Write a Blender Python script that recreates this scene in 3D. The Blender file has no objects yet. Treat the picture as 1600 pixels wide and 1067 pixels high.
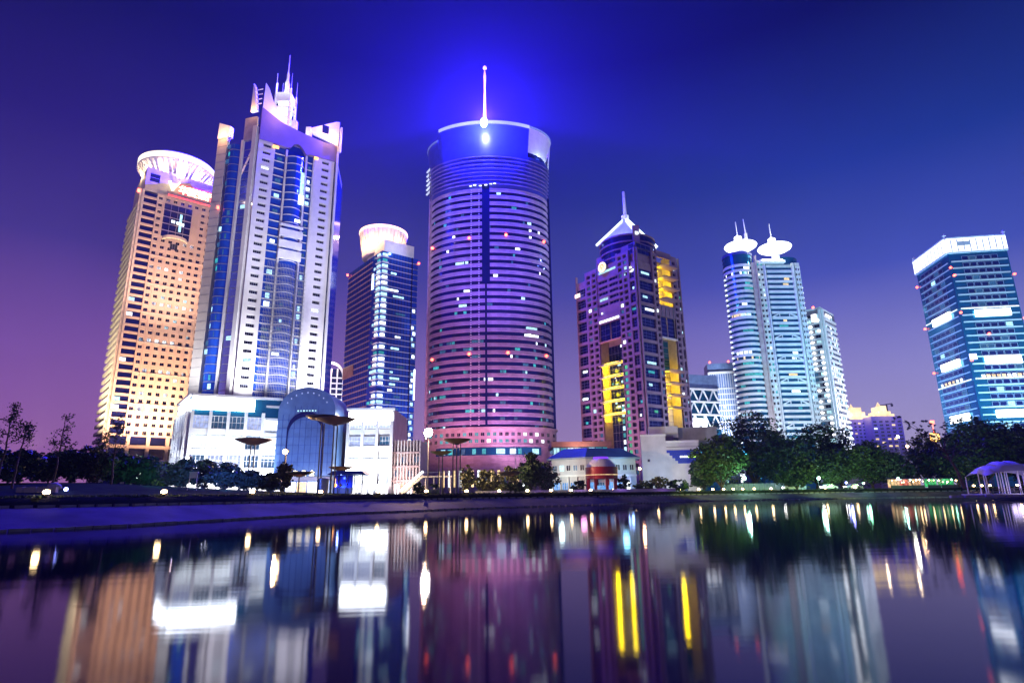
import bpy, math, random
from mathutils import Vector, Matrix
R = math.radians
rng = random.Random(11)
sc = bpy.context.scene
col = sc.collection

# ------------------------------------------------------------------ camera
FOC, PITCH, ROLL, CAMZ = 942.0, R(14.31), R(-0.80), 2.0      # focal length in pixels of a 1600 px wide picture
cam = bpy.data.cameras.new('camera'); camo = bpy.data.objects.new('camera', cam); col.objects.link(camo)
cam.sensor_width = 36.0; cam.lens = FOC / 1600 * 36.0; cam.clip_start = 0.1; cam.clip_end = 6000
camo.matrix_world = Matrix.Translation((0, 0, CAMZ)) @ Matrix.Rotation(R(90) + PITCH, 4, 'X') @ Matrix.Rotation(ROLL, 4, 'Z')
sc.camera = camo

# ------------------------------------------------------------------ night sky
wd = bpy.data.worlds.new('World'); sc.world = wd; wd.use_nodes = True
nt = wd.node_tree; N = nt.nodes; L = nt.links; N.clear()
wout = N.new('ShaderNodeOutputWorld'); bg = N.new('ShaderNodeBackground'); L.new(bg.outputs[0], wout.inputs[0])
SKY_STRENGTH = 1.0
def ramp(stops):
    r = N.new('ShaderNodeValToRGB'); e = r.color_ramp.elements
    while len(e) < len(stops): e.new(0.5)
    for el, (p, c) in zip(e, stops): el.position = p; el.color = (*c, 1)
    return r
tc = N.new('ShaderNodeTexCoord'); sx = N.new('ShaderNodeSeparateXYZ'); L.new(tc.outputs['Generated'], sx.inputs[0])
west = ramp([(0.0, (.36, .14, .37)), (.07, (.30, .12, .37)), (.20, (.20, .085, .35)), (.34, (.055, .034, .21)), (.48, (.016, .010, .115)), (.62, (.001, .003, .035)), (1, (.001, .002, .03))])
east = ramp([(0.0, (.42, .36, .58)), (.07, (.37, .32, .59)), (.16, (.27, .25, .58)), (.31, (.055, .085, .44)), (.45, (.010, .038, .24)), (.62, (.0002, .004, .035)), (1, (.0002, .003, .03))])
L.new(sx.outputs['Z'], west.inputs[0]); L.new(sx.outputs['Z'], east.inputs[0])
mr = N.new('ShaderNodeMapRange'); mr.inputs[1].default_value = -.55; mr.inputs[2].default_value = .6; L.new(sx.outputs['X'], mr.inputs[0])
mx = N.new('ShaderNodeMix'); mx.data_type = 'RGBA'
L.new(mr.outputs[0], mx.inputs[0]); L.new(west.outputs[0], mx.inputs[6]); L.new(east.outputs[0], mx.inputs[7])
sky = N.new('ShaderNodeTexSky'); sky.sky_type = 'NISHITA'; sky.sun_disc = False
sky.sun_elevation = R(-4); sky.sun_rotation = R(60)          # the last of dusk behind the city glow
sc_ = N.new('ShaderNodeVectorMath'); sc_.operation = 'SCALE'; sc_.inputs[3].default_value = 0.012; L.new(sky.outputs[0], sc_.inputs[0])
nzs = N.new('ShaderNodeTexNoise'); nzs.inputs['Scale'].default_value = 2.2; nzs.inputs['Detail'].default_value = 4; L.new(tc.outputs['Generated'], nzs.inputs['Vector'])
nm = N.new('ShaderNodeMapRange'); nm.inputs[1].default_value = .3; nm.inputs[2].default_value = .7; nm.inputs[3].default_value = .88; nm.inputs[4].default_value = 1.14; L.new(nzs.outputs['Fac'], nm.inputs[0])
un = N.new('ShaderNodeVectorMath'); un.operation = 'SCALE'; L.new(mx.outputs[2], un.inputs[0]); L.new(nm.outputs[0], un.inputs[3])
ad = N.new('ShaderNodeVectorMath'); ad.operation = 'ADD'; L.new(sc_.outputs[0], ad.inputs[0]); L.new(un.outputs[0], ad.inputs[1])
L.new(ad.outputs[0], bg.inputs[0]); bg.inputs[1].default_value = SKY_STRENGTH
HAZE = 0.00007

vs = sc.view_settings
vs.view_transform = 'Standard'; vs.look = 'None'; vs.exposure = 0.0; vs.gamma = 1.0; vs.use_curve_mapping = False
cy = sc.cycles
cy.use_denoising = True
try: cy.denoiser = 'OPENIMAGEDENOISE'
except Exception: pass
cy.max_bounces = 5; cy.diffuse_bounces = 2; cy.glossy_bounces = 3; cy.transmission_bounces = 3; cy.volume_bounces = 0
cy.sample_clamp_indirect = 3.0; cy.sample_clamp_direct = 0.0; cy.use_light_tree = True
cy.caustics_reflective = False; cy.caustics_refractive = False

# ------------------------------------------------------------------ helpers
GZ = 2.4                                                     # height of the park and city ground above the water

def ray(x, y):
    """plan slope X/Y and rise Z/Y of the line of sight through a point of the photograph"""
    a, b = x - 800, 533.5 - y; c, s = math.cos(ROLL), math.sin(ROLL)
    X, V = c * a - s * b, s * a + c * b
    w = FOC * math.cos(PITCH) - V * math.sin(PITCH)
    return X / w, (FOC * math.sin(PITCH) + V * math.cos(PITCH)) / w
def at(x, y, Y):
    k, e = ray(x, y); return Vector((k * Y, Y, CAMZ + e * Y))
def kx(x, y=770): return ray(x, y)[0]
def heading(phi): return Vector((math.sin(R(phi)), math.cos(R(phi))))

class MB:
    def __init__(s): s.v = []; s.f = []; s.m = []
    def add(s, vs_, fs, mi=0):
        n = len(s.v); s.v += [tuple(p) for p in vs_]
        for f in fs: s.f.append(tuple(n + i for i in f)); s.m.append(mi)
        return s
    def box(s, x0, x1, y0, y1, z0, z1, mi=0):
        return s.add([(x0,y0,z0),(x1,y0,z0),(x1,y1,z0),(x0,y1,z0),(x0,y0,z1),(x1,y0,z1),(x1,y1,z1),(x0,y1,z1)],
                     [(0,3,2,1),(4,5,6,7),(0,1,5,4),(1,2,6,5),(2,3,7,6),(3,0,4,7)], mi)
    def prism(s, poly, z0, z1, mi=0, top=None):
        n = len(poly); tp = top or poly
        a = sum(poly[i][0]*poly[(i+1)%n][1]-poly[(i+1)%n][0]*poly[i][1] for i in range(n))
        if a < 0: poly = poly[::-1]; tp = tp[::-1]
        z1s = z1 if isinstance(z1, (list, tuple)) else [z1]*n
        if a < 0 and isinstance(z1, (list, tuple)): z1s = list(z1)[::-1]
        return s.add([(p[0],p[1],z0) for p in poly]+[(p[0],p[1],z) for p,z in zip(tp,z1s)],
                     [tuple(range(n))[::-1], tuple(range(n,2*n))]+[(i,(i+1)%n,n+(i+1)%n,n+i) for i in range(n)], mi)
    def lathe(s, prof, n=24, c=(0,0), sxy=(1,1), mi=0, a0=0, a1=360, cap=True):
        full = abs(a1-a0-360) < 1e-6; k = n if full else n+1
        b = len(s.v)
        for r, z in prof:
            for i in range(k):
                t = R(a0+(a1-a0)*i/n); s.v.append((c[0]+r*sxy[0]*math.cos(t), c[1]+r*sxy[1]*math.sin(t), z))
        for j in range(len(prof)-1):
            for i in range(n):
                i2 = (i+1) % k if full else i+1
                s.f.append((b+j*k+i, b+j*k+i2, b+(j+1)*k+i2, b+(j+1)*k+i)); s.m.append(mi)
        if full and cap:
            if prof[0][0] > 1e-3: s.f.append(tuple(b+i for i in range(n))[::-1]); s.m.append(mi)
            if prof[-1][0] > 1e-3: s.f.append(tuple(b+(len(prof)-1)*k+i for i in range(n))); s.m.append(mi)
        return s
    def tube(s, p, q, r0, r1=None, n=6, mi=0):
        p, q = Vector(p), Vector(q); r1 = r0 if r1 is None else r1
        d = (q-p).normalized(); a = d.cross(Vector((0,0,1)) if abs(d.z) < .9 else Vector((1,0,0))).normalized(); b2 = d.cross(a)
        vs_ = [c + (a*math.cos(2*math.pi*i/n)+b2*math.sin(2*math.pi*i/n))*r for c, r in ((p,r0),(q,r1)) for i in range(n)]
        return s.add(vs_, [(i, i+n, (i+1)%n+n, (i+1)%n) for i in range(n)]+[tuple(range(n)), tuple(range(n,2*n))[::-1]], mi)
    def bar(s, p, q, w, d, mi=0):
        """square bar from p to q"""
        p, q = Vector(p), Vector(q); t = (q-p).normalized()
        up = Vector((0,0,1)) if abs(t.z) < .9 else Vector((0,1,0))
        a = t.cross(up).normalized()*w/2; b2 = a.cross(t).normalized()*d/2
        vs_ = [c+i*a+j*b2 for c in (p,q) for i,j in ((-1,-1),(1,-1),(1,1),(-1,1))]
        return s.add(vs_, [(0,1,2,3),(7,6,5,4),(0,4,5,1),(1,5,6,2),(2,6,7,3),(3,7,4,0)], mi)
    def quad(s, a, b, c, d, mi=0): return s.add([a,b,c,d], [(0,1,2,3)], mi)
    def mesh(s, name, mats=()):
        me = bpy.data.meshes.new(name); me.from_pydata(s.v, [], s.f)
        for m in (mats if isinstance(mats, (list, tuple)) else [mats]): me.materials.append(m)
        if any(s.m): me.polygons.foreach_set('material_index', s.m)
        me.update(); return me

def smooth(me, deg=40):
    me.polygons.foreach_set('use_smooth', [True]*len(me.polygons))
    try: me.set_sharp_from_angle(angle=R(deg))
    except Exception: pass
    return me

def thing(name, label, cat, loc, group=None, rz=0):
    o = bpy.data.objects.new(name, None); o.empty_display_size = 0.5; col.objects.link(o)
    o.location = loc; o.rotation_euler.z = rz; o['label'] = label; o['category'] = cat
    if group: o['group'] = group
    o['kind'] = 'thing'
    return o
def part(name, mesh, parent=None, loc=(0,0,0), rz=0, mat=None, kind=None, label=None):
    o = bpy.data.objects.new(name, mesh); col.objects.link(o)
    if parent is not None: o.parent = parent
    o.location = loc; o.rotation_euler.z = rz
    if mat is not None:
        o.material_slots[0].link = 'OBJECT'; o.material_slots[0].material = mat
    if kind: o['kind'] = kind
    if label: o['label'] = label
    return o
def tag(o, label, cat, group=None):
    o['label'] = label; o['category'] = cat
    if group: o['group'] = group
    return o
def structure(name, mesh, loc=(0,0,0)):
    o = part(name, mesh, None, loc); o['kind'] = 'structure'; return o

def text_mesh(cu):
    o = bpy.data.objects.new('text', cu); col.objects.link(o)
    dg = bpy.context.evaluated_depsgraph_get(); dg.update()
    me = bpy.data.meshes.new_from_object(o.evaluated_get(dg)); me.name = 'character'
    bpy.data.objects.remove(o)
    if not me.materials: me.materials.append(cu.materials[0])
    return me
_cache = {}
def boxmesh(w, d, h, mat, back=0.0):
    """box standing proud of a face: x centred, front at -d, foot at z = 0"""
    k = ('b', round(w,3), round(d,3), round(h,3), mat.name, back)
    if k not in _cache: _cache[k] = MB().box(-w/2, w/2, -d, back, 0, h).mesh('box', mat)
    return _cache[k]
def windowmesh(w, h, pane, frame, nx=2, nz=1, fr=0.12):
    """a pane behind a proud frame with mullions; origin at the middle of the sill"""
    k = ('w', round(w,3), round(h,3), pane.name, frame.name, nx, nz)
    if k not in _cache:
        b = MB(); b.quad((-w/2,0,0),(w/2,0,0),(w/2,0,h),(-w/2,0,h), 0)
        y = -0.07
        for a in (-w/2, w/2-fr): b.quad((a,y,0),(a+fr,y,0),(a+fr,y,h),(a,y,h), 1)
        for z in (0, h-fr): b.quad((-w/2+fr,y,z),(w/2-fr,y,z),(w/2-fr,y,z+fr),(-w/2+fr,y,z+fr), 1)
        for i in range(1, nx):
            x = -w/2+w*i/nx; b.quad((x-fr/2,y+.02,fr),(x+fr/2,y+.02,fr),(x+fr/2,y+.02,h-fr),(x-fr/2,y+.02,h-fr), 1)
        for i in range(1, nz):
            z = h*i/nz; b.quad((-w/2+fr,y+.03,z-fr/2),(w/2-fr,y+.03,z-fr/2),(w/2-fr,y+.03,z+fr/2),(-w/2+fr,y+.03,z+fr/2), 1)
        _cache[k] = b.mesh('window', [pane, frame])
    return _cache[k]

class Face:
    """a wall of a thing, from p0 to p1 as seen from outside, left to right; u runs along it"""
    def __init__(s, root, p0, p1):
        s.root = root; s.p0 = Vector((p0[0], p0[1])); d = Vector((p1[0], p1[1]))-s.p0
        s.L = d.length; s.u = d/s.L; s.out = Vector((s.u.y, -s.u.x)); s.rz = math.atan2(s.u.y, s.u.x)
    def p(s, u, z=0, out=0):
        q = s.p0+s.u*u+s.out*out; return Vector((q.x, q.y, z))
    def put(s, name, mesh, u, z, out=0.0, mat=None, parent=None, kind=None, label=None):
        return part(name, mesh, parent or s.root, s.p(u, z, out), s.rz, mat, kind, label)
    def at_px(s, x, y):
        k = ray(x, y)[0]; P = s.p0+Vector((s.root.location.x, s.root.location.y))
        return (k*P.y-P.x)/(s.u.x-k*s.u.y)
    def z_px(s, x, y, u=None):
        u = s.at_px(x, y) if u is None else u
        P = s.p0+Vector((s.root.location.x, s.root.location.y))+s.u*u
        return CAMZ+ray(x, y)[1]*P.y-s.root.location.z

def holed_wall(xs, zs, hole, depth, mat):
    """one connected sheet with openings that have reveals; xs, zs are break lines, hole(i,j) says where it is open"""
    b = MB(); nx, nz = len(xs), len(zs); idx = {}
    def vtx(i, j, k):
        if (i,j,k) not in idx: idx[i,j,k] = len(b.v); b.v.append((xs[i], k*depth, zs[j]))
        return idx[i,j,k]
    H = lambda i, j: 0 <= i < nx-1 and 0 <= j < nz-1 and hole(i, j)
    for i in range(nx-1):
        for j in range(nz-1):
            if not H(i, j): b.f.append((vtx(i,j,0),vtx(i+1,j,0),vtx(i+1,j+1,0),vtx(i,j+1,0))); b.m.append(0)
            else:
                for (a, c) in (((i,j),(i+1,j)),((i+1,j),(i+1,j+1)),((i+1,j+1),(i,j+1)),((i,j+1),(i,j))):
                    b.f.append((vtx(*a,0),vtx(*c,0),vtx(*c,1),vtx(*a,1))); b.m.append(0)
    return b.mesh('wall', mat)

# ------------------------------------------------------------------ materials
def mat(name, colr, rough=.6, metal=0.0, var=.25, scale=.35, spec=.5, bump=0.0, bscale=3.0, coat=0.0):
    m = bpy.data.materials.new(name); m.use_nodes = True; t = m.node_tree; b = t.nodes['Principled BSDF']
    tcx = t.nodes.new('ShaderNodeTexCoord'); nz = t.nodes.new('ShaderNodeTexNoise'); nz.inputs['Scale'].default_value = scale; nz.inputs['Detail'].default_value = 5
    t.links.new(tcx.outputs['Object'], nz.inputs['Vector'])
    mp = t.nodes.new('ShaderNodeMapRange'); mp.inputs[1].default_value = .3; mp.inputs[2].default_value = .7; mp.inputs[3].default_value = 1-var; mp.inputs[4].default_value = 1+var*.6
    t.links.new(nz.outputs['Fac'], mp.inputs[0])
    sv = t.nodes.new('ShaderNodeVectorMath'); sv.operation = 'SCALE'; sv.inputs[0].default_value = colr; t.links.new(mp.outputs[0], sv.inputs[3])
    t.links.new(sv.outputs[0], b.inputs['Base Color'])
    b.inputs['Roughness'].default_value = rough; b.inputs['Metallic'].default_value = metal; b.inputs['Specular IOR Level'].default_value = spec
    b.inputs['Coat Weight'].default_value = coat
    if bump:
        n2 = t.nodes.new('ShaderNodeTexNoise'); n2.inputs['Scale'].default_value = bscale; n2.inputs['Detail'].default_value = 6; t.links.new(tcx.outputs['Object'], n2.inputs['Vector'])
        bp = t.nodes.new('ShaderNodeBump'); bp.inputs['Strength'].default_value = bump; t.links.new(n2.outputs['Fac'], bp.inputs['Height']); t.links.new(bp.outputs[0], b.inputs['Normal'])
    return m
def lit(name, colr, strength, var=.6, scale=1.1, sample=False):
    """something that gives off light: a lit room behind glass, a lamp, a backlit panel; every copy a little different"""
    m = bpy.data.materials.new(name); m.use_nodes = True; t = m.node_tree; b = t.nodes['Principled BSDF']
    b.inputs['Base Color'].default_value = (.02,.02,.03,1); b.inputs['Roughness'].default_value = .25
    b.inputs['Emission Color'].default_value = (*colr, 1)
    oi = t.nodes.new('ShaderNodeObjectInfo'); tcx = t.nodes.new('ShaderNodeTexCoord'); nz = t.nodes.new('ShaderNodeTexNoise')
    nz.inputs['Scale'].default_value = scale; nz.inputs['Detail'].default_value = 3
    t.links.new(tcx.outputs['Object'], nz.inputs['Vector'])
    a = t.nodes.new('ShaderNodeMath'); a.operation = 'MULTIPLY_ADD'; a.inputs[1].default_value = var; a.inputs[2].default_value = 1-var/2
    t.links.new(oi.outputs['Random'], a.inputs[0])
    c = t.nodes.new('ShaderNodeMapRange'); c.inputs[1].default_value = .3; c.inputs[2].default_value = .7; c.inputs[3].default_value = 1-var*.8; c.inputs[4].default_value = 1+var*.5
    t.links.new(nz.outputs['Fac'], c.inputs[0])
    d = t.nodes.new('ShaderNodeMath'); d.operation = 'MULTIPLY'; t.links.new(a.outputs[0], d.inputs[0]); t.links.new(c.outputs[0], d.inputs[1])
    e = t.nodes.new('ShaderNodeMath'); e.operation = 'MULTIPLY'; e.inputs[1].default_value = strength; t.links.new(d.outputs[0], e.inputs[0])
    t.links.new(e.outputs[0], b.inputs['Emission Strength'])
    try: m.cycles.emission_sampling = 'FRONT' if sample else 'NONE'
    except Exception: pass
    return m
def leafmat(name, colr, var=.5):
    m = bpy.data.materials.new(name); m.use_nodes = True; t = m.node_tree; b = t.nodes['Principled BSDF']
    g = t.nodes.new('ShaderNodeNewGeometry'); r = t.nodes.new('ShaderNodeMapRange'); r.inputs[3].default_value = 1-var; r.inputs[4].default_value = 1+var
    t.links.new(g.outputs['Random Per Island'], r.inputs[0])
    sv = t.nodes.new('ShaderNodeVectorMath'); sv.operation = 'SCALE'; sv.inputs[0].default_value = colr; t.links.new(r.outputs[0], sv.inputs[3])
    t.links.new(sv.outputs[0], b.inputs['Base Color']); b.inputs['Roughness'].default_value = .55; b.inputs['Specular IOR Level'].default_value = .3
    return m

stone = mat('beige_stone', (.44,.38,.31), .7, var=.16, scale=.12); cream = mat('cream_stone', (.5,.46,.4), .65, var=.1)
pale = mat('pale_stone', (.56,.54,.54), .6, var=.08); mauve_pl = mat('mauve_plaster', (.15,.11,.19), .65, var=.08); crownm0 = mat('dull_roof_panel', (.26,.23,.27), .55); white = mat('white_paint', (.78,.78,.78), .5, var=.1); offw = mat('offwhite_render', (.6,.6,.62), .7, var=.15)
pinkst = mat('pink_granite', (.42,.33,.33), .55); redgr = mat('mauve_granite', (.30,.21,.22), .5); grey = mat('grey_metal', (.28,.28,.30), .4, .6)
dark = mat('dark_metal', (.05,.05,.055), .45, .4); black = mat('black_gap', (.012,.012,.014), .6)
glass = mat('dark_glass', (.012,.018,.035), .08, 0, spec=.8); blueglass = mat('blue_glass', (.02,.10,.60), .12, .5, spec=.3, var=.15)
navy = mat('navy_glass', (.018,.03,.17), .14, .7, spec=.3, var=.15); tealglass = mat('teal_glass', (.016,.17,.30), .14, .7, spec=.3, var=.15)
copper = mat('brown_canopy_metal', (.09,.055,.05), .45, .4); concrete = mat('concrete', (.3,.3,.3), .8); salmon = mat('salmon_tile', (.45,.25,.2), .7)
blueroof = mat('blue_roof_sheet', (.04,.10,.28), .45); redpaint = mat('red_paint', (.30,.015,.02), .45); bluepaint = mat('blue_sign_sheet', (.02,.05,.5), .5)
bark = mat('bark', (.07,.05,.035), .9, bump=.5, bscale=8); tentcloth = mat('white_tent_cloth', (.7,.7,.74), .6, var=.1)
leaf_a = leafmat('leaf_green', (.050,.095,.028)); leaf_b = leafmat('leaf_deep_green', (.028,.060,.024)); leaf_c = leafmat('leaf_olive', (.075,.085,.030)); leaf_d = leafmat('leaf_bluegreen', (.040,.075,.045))
w_cool = lit('lit_room_cool', (.50,.88,1), 1.5); w_white = lit('lit_room_white', (.85,.95,1), 2.6); w_teal = lit('lit_room_teal', (.05,.55,.60), .8)
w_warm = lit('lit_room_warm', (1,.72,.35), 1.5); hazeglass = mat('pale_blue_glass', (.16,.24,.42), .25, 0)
w_lav = lit('lit_room_lavender', (.50,.60,1), 1.0, var=.5, scale=.9); w_dim = lit('lit_room_dim_blue', (.05,.22,.45), .5); w_green = lit('lit_room_green', (.1,.75,.4), .8)
shopw = lit('lit_shop_white', (1,.97,1), 4.5, var=.5, sample=True); panelw = lit('lit_panel_white', (.92,.96,1), 5.0, var=.1, sample=True)
lampw = lit('lamp_warm', (1,.66,.30), 42, var=.3); lampc = lit('lamp_white', (1,.93,.85), 60, var=.1); redlamp = lit('lamp_red', (1,.10,.06), 9, var=.3)
goldlamp = lit('strip_gold', (1,.70,.04), 5.5, var=.25); signred = lit('sign_red', (1,.06,.05), 3.0, var=.1); signamber = lit('sign_amber', (1,.55,.15), .9, var=.1); signcream = lit('sign_cream', (1,.85,.5), 4.5, var=.2)
beaconm = lit('beacon_glass', (.45,.85,1), 30, var=0); limelamp = lit('sign_lime', (.55,1,.1), 3.5, var=.2); greenlamp = lit('lamp_green', (.45,1,.72), 40, var=.1)
bluelamp = lit('lamp_blue', (.25,.3,1), 25, var=.1)

def pick(table):
    r = rng.random(); a = 0
    for p, m in table:
        a += p
        if r < a: return m
    return None

# ------------------------------------------------------------------ lamps
def point(name, loc, colr, watts, radius=.4):
    l = bpy.data.lights.new(name, 'POINT'); l.energy = watts; l.color = colr; l.shadow_soft_size = radius
    o = bpy.data.objects.new(name, l); o.location = loc; col.objects.link(o); return o
def garden(loc, colr, watts):
    """a shielded garden lamp, thrown up into the plants behind it"""
    return spot('garden_lamp', loc, Vector(loc)+Vector((0, 6, 3.2)), colr, watts*1.3, 150, .8, .25)
def spot(name, loc, target, colr, watts, angle=70, blend=.7, radius=.5):
    l = bpy.data.lights.new(name, 'SPOT'); l.energy = watts; l.color = colr; l.spot_size = R(angle); l.spot_blend = blend; l.shadow_soft_size = radius
    o = bpy.data.objects.new(name, l); o.location = loc
    o.rotation_euler = (Vector(target)-Vector(loc)).to_track_quat('-Z', 'Y').to_euler(); col.objects.link(o); return o

# ------------------------------------------------------------------ water, bank, park ground
def bank_line():
    """the shore in plan: (slope k, range Y of the waterline)"""
    pts = []
    for x, y in ((0,831),(100,827),(200,822),(350,813),(530,803),(640,799),(780,793),(940,788.5),(1060,783.5),(1200,781),(1340,778.5),(1500,776.5),(1600,776)):
        k, e = ray(x, y); pts.append((k, -CAMZ/e))
    k0, y0 = pts[0]; k1, y1 = pts[-1]
    return [(-2.6, y0*.42), (-1.5, y0*.66)] + pts + [(1.5, y1*.95), (2.6, y1*.75)]
shore = bank_line()
def shore_y(k):
    for (a, ya), (b, yb) in zip(shore, shore[1:]):
        if a <= k <= b: return ya+(yb-ya)*(k-a)/(b-a)
    return shore[0][1] if k < shore[0][0] else shore[-1][1]
def mound(X, Y):
    """the lawn rises gently away from the water on the left"""
    k = X/Y; d = Y-shore_y(k)
    a = max(0, min(1, (-.18-k)/.5)); b = max(0, min(1, (d-12)/26)); b = b*b*(3-2*b)
    return 2.1*a*b
water_m = bpy.data.materials.new('lake_water'); water_m.use_nodes = True
t = water_m.node_tree; t.nodes.clear()
wo = t.nodes.new('ShaderNodeOutputMaterial'); wm = t.nodes.new('ShaderNodeMixShader'); wdif = t.nodes.new('ShaderNodeBsdfDiffuse'); wg = t.nodes.new('ShaderNodeBsdfAnisotropic'); wf = t.nodes.new('ShaderNodeFresnel')
wdif.inputs['Color'].default_value = (.002,.003,.008,1); wg.distribution = 'BECKMANN'; wg.inputs['Color'].default_value = (.72,.72,.78,1); wg.inputs['Roughness'].default_value = .078; wf.inputs['IOR'].default_value = 1.34
tcx = t.nodes.new('ShaderNodeTexCoord'); mpn = t.nodes.new('ShaderNodeMapping'); mpn.inputs['Scale'].default_value = (.12, .45, 1)
nz = t.nodes.new('ShaderNodeTexNoise'); nz.inputs['Scale'].default_value = 1.0; nz.inputs['Detail'].default_value = 3; bp = t.nodes.new('ShaderNodeBump'); bp.inputs['Strength'].default_value = .012; bp.inputs['Distance'].default_value = .5
t.links.new(tcx.outputs['Object'], mpn.inputs[0]); t.links.new(mpn.outputs[0], nz.inputs['Vector']); t.links.new(nz.outputs['Fac'], bp.inputs['Height']); t.links.new(bp.outputs[0], wg.inputs['Normal'])
t.links.new(wf.outputs[0], wm.inputs[0]); t.links.new(wdif.outputs[0], wm.inputs[1]); t.links.new(wg.outputs[0], wm.inputs[2]); t.links.new(wm.outputs[0], wo.inputs[0])
structure('water', MB().quad((-1400,-55,0),(1400,-55,0),(1400,420,0),(-1400,420,0)).mesh('water', water_m))

apron_m = mat('bank_paving', (.07,.06,.08), .75, var=.5, scale=.25, spec=.08, bump=.3, bscale=1.2)
grass_m = mat('grass', (.022,.050,.014), .95, var=.5, scale=.8, bump=.6, bscale=6, spec=.03); soil_m = mat('bank_turf', (.012,.018,.008), .95, var=.5, scale=.7, bump=.6, bscale=5, spec=.02)
pave_m = mat('city_paving', (.08,.08,.09), .8, var=.3, scale=.2, spec=.1)
NS = 150; ks = [-2.6+5.2*i/(NS-1) for i in range(NS)]
def strip(name, rings, m):
    b = MB()
    for k in ks:
        for f in rings: b.v.append(f(k))
    n = len(rings)
    for i in range(NS-1):
        for j in range(n-1): b.f.append((i*n+j, (i+1)*n+j, (i+1)*n+j+1, i*n+j+1)); b.m.append(0)
    return structure(name, smooth(b.mesh(name, m), 50))
def P3(k, Y, z): return (k*Y, Y, z)
AP = 9.0
def wob(k, s=0): return .25*math.sin(k*37+s)+.18*math.sin(k*91+2*s)
strip('bank_paving', [lambda k: P3(k, shore_y(k)-2.5, -.5), lambda k: P3(k, shore_y(k), 0.0), *[f for i in range(6) for f in ((lambda k, i=i: P3(k, shore_y(k)+AP*(i+.94)/6, 1.54*(i+.90)/6)), (lambda k, i=i: P3(k, shore_y(k)+AP*(i+.985)/6, 1.54*(i+1)/6)))], lambda k: P3(k, shore_y(k)+AP, 1.62+.02*wob(k))], apron_m)
strip('bank', [lambda k: P3(k, shore_y(k)+AP-.15, 1.45), lambda k: P3(k, shore_y(k)+AP+.2, 1.95+.15*wob(k, 1)), lambda k: P3(k, shore_y(k)+AP+.9, GZ-.02+.12*wob(k, 2)), lambda k: P3(k, shore_y(k)+AP+2.4, GZ+.0)], soil_m)
kerb_m = mat('kerb_stone', (.16,.15,.17), .8, var=.4, scale=.9, bump=.3)
bank_o = bpy.data.objects['bank_paving']; kerb = MB().box(-.62,.62,-.16,.16,-.25,.12).mesh('kerb_stone', kerb_m); kk = -.95; nk = 0
while kk < .98 and nk < 290:
    Y = shore_y(kk); p0 = Vector((kk*Y, Y)); k2 = kk+.004; Y2 = shore_y(k2); d_ = Vector((k2*Y2, Y2))-p0
    for off, z in ((0.02, .06), (AP-.12, 1.62)):
        o = part('kerb_stone', kerb, bank_o, (kk*(Y+off), Y+off, z+rng.uniform(-.02,.02)), math.atan2(d_.y, d_.x)+rng.uniform(-.02,.02)); nk += 1
    kk += .004*1.30*(1 if Y < 90 else 1.25)/d_.length
def lawn_ring(d): return lambda k: (lambda Y: P3(k, Y, GZ+mound(k*Y, Y)))(shore_y(k)+AP+d)
strip('lawn', [lawn_ring(d) for d in (2.4, 4, 7, 10, 14, 18, 23, 28, 34, 42, 52)], grass_m)
strip('ground', [lawn_ring(52), lambda k: P3(k, max(260, shore_y(k)+120)*1.0, GZ), lambda k: P3(k, 600, GZ), lambda k: P3(k, 1500/max(1, abs(k)), GZ)], pave_m)
bx = MB().box(-1700, 1700, -60, 1640, -1.6, 285)
hz = bpy.data.materials.new('night_haze'); hz.use_nodes = True; t = hz.node_tree; t.nodes.clear()
ho = t.nodes.new('ShaderNodeOutputMaterial'); hv = t.nodes.new('ShaderNodeVolumePrincipled'); hv.inputs['Color'].default_value = (.86,.86,.9,1); hv.inputs['Density'].default_value = HAZE; hv.inputs['Anisotropy'].default_value = .1
t.links.new(hv.outputs[0], ho.inputs['Volume'])
o = part('haze', bx.mesh('haze', hz)); o['kind'] = 'stuff'

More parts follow.
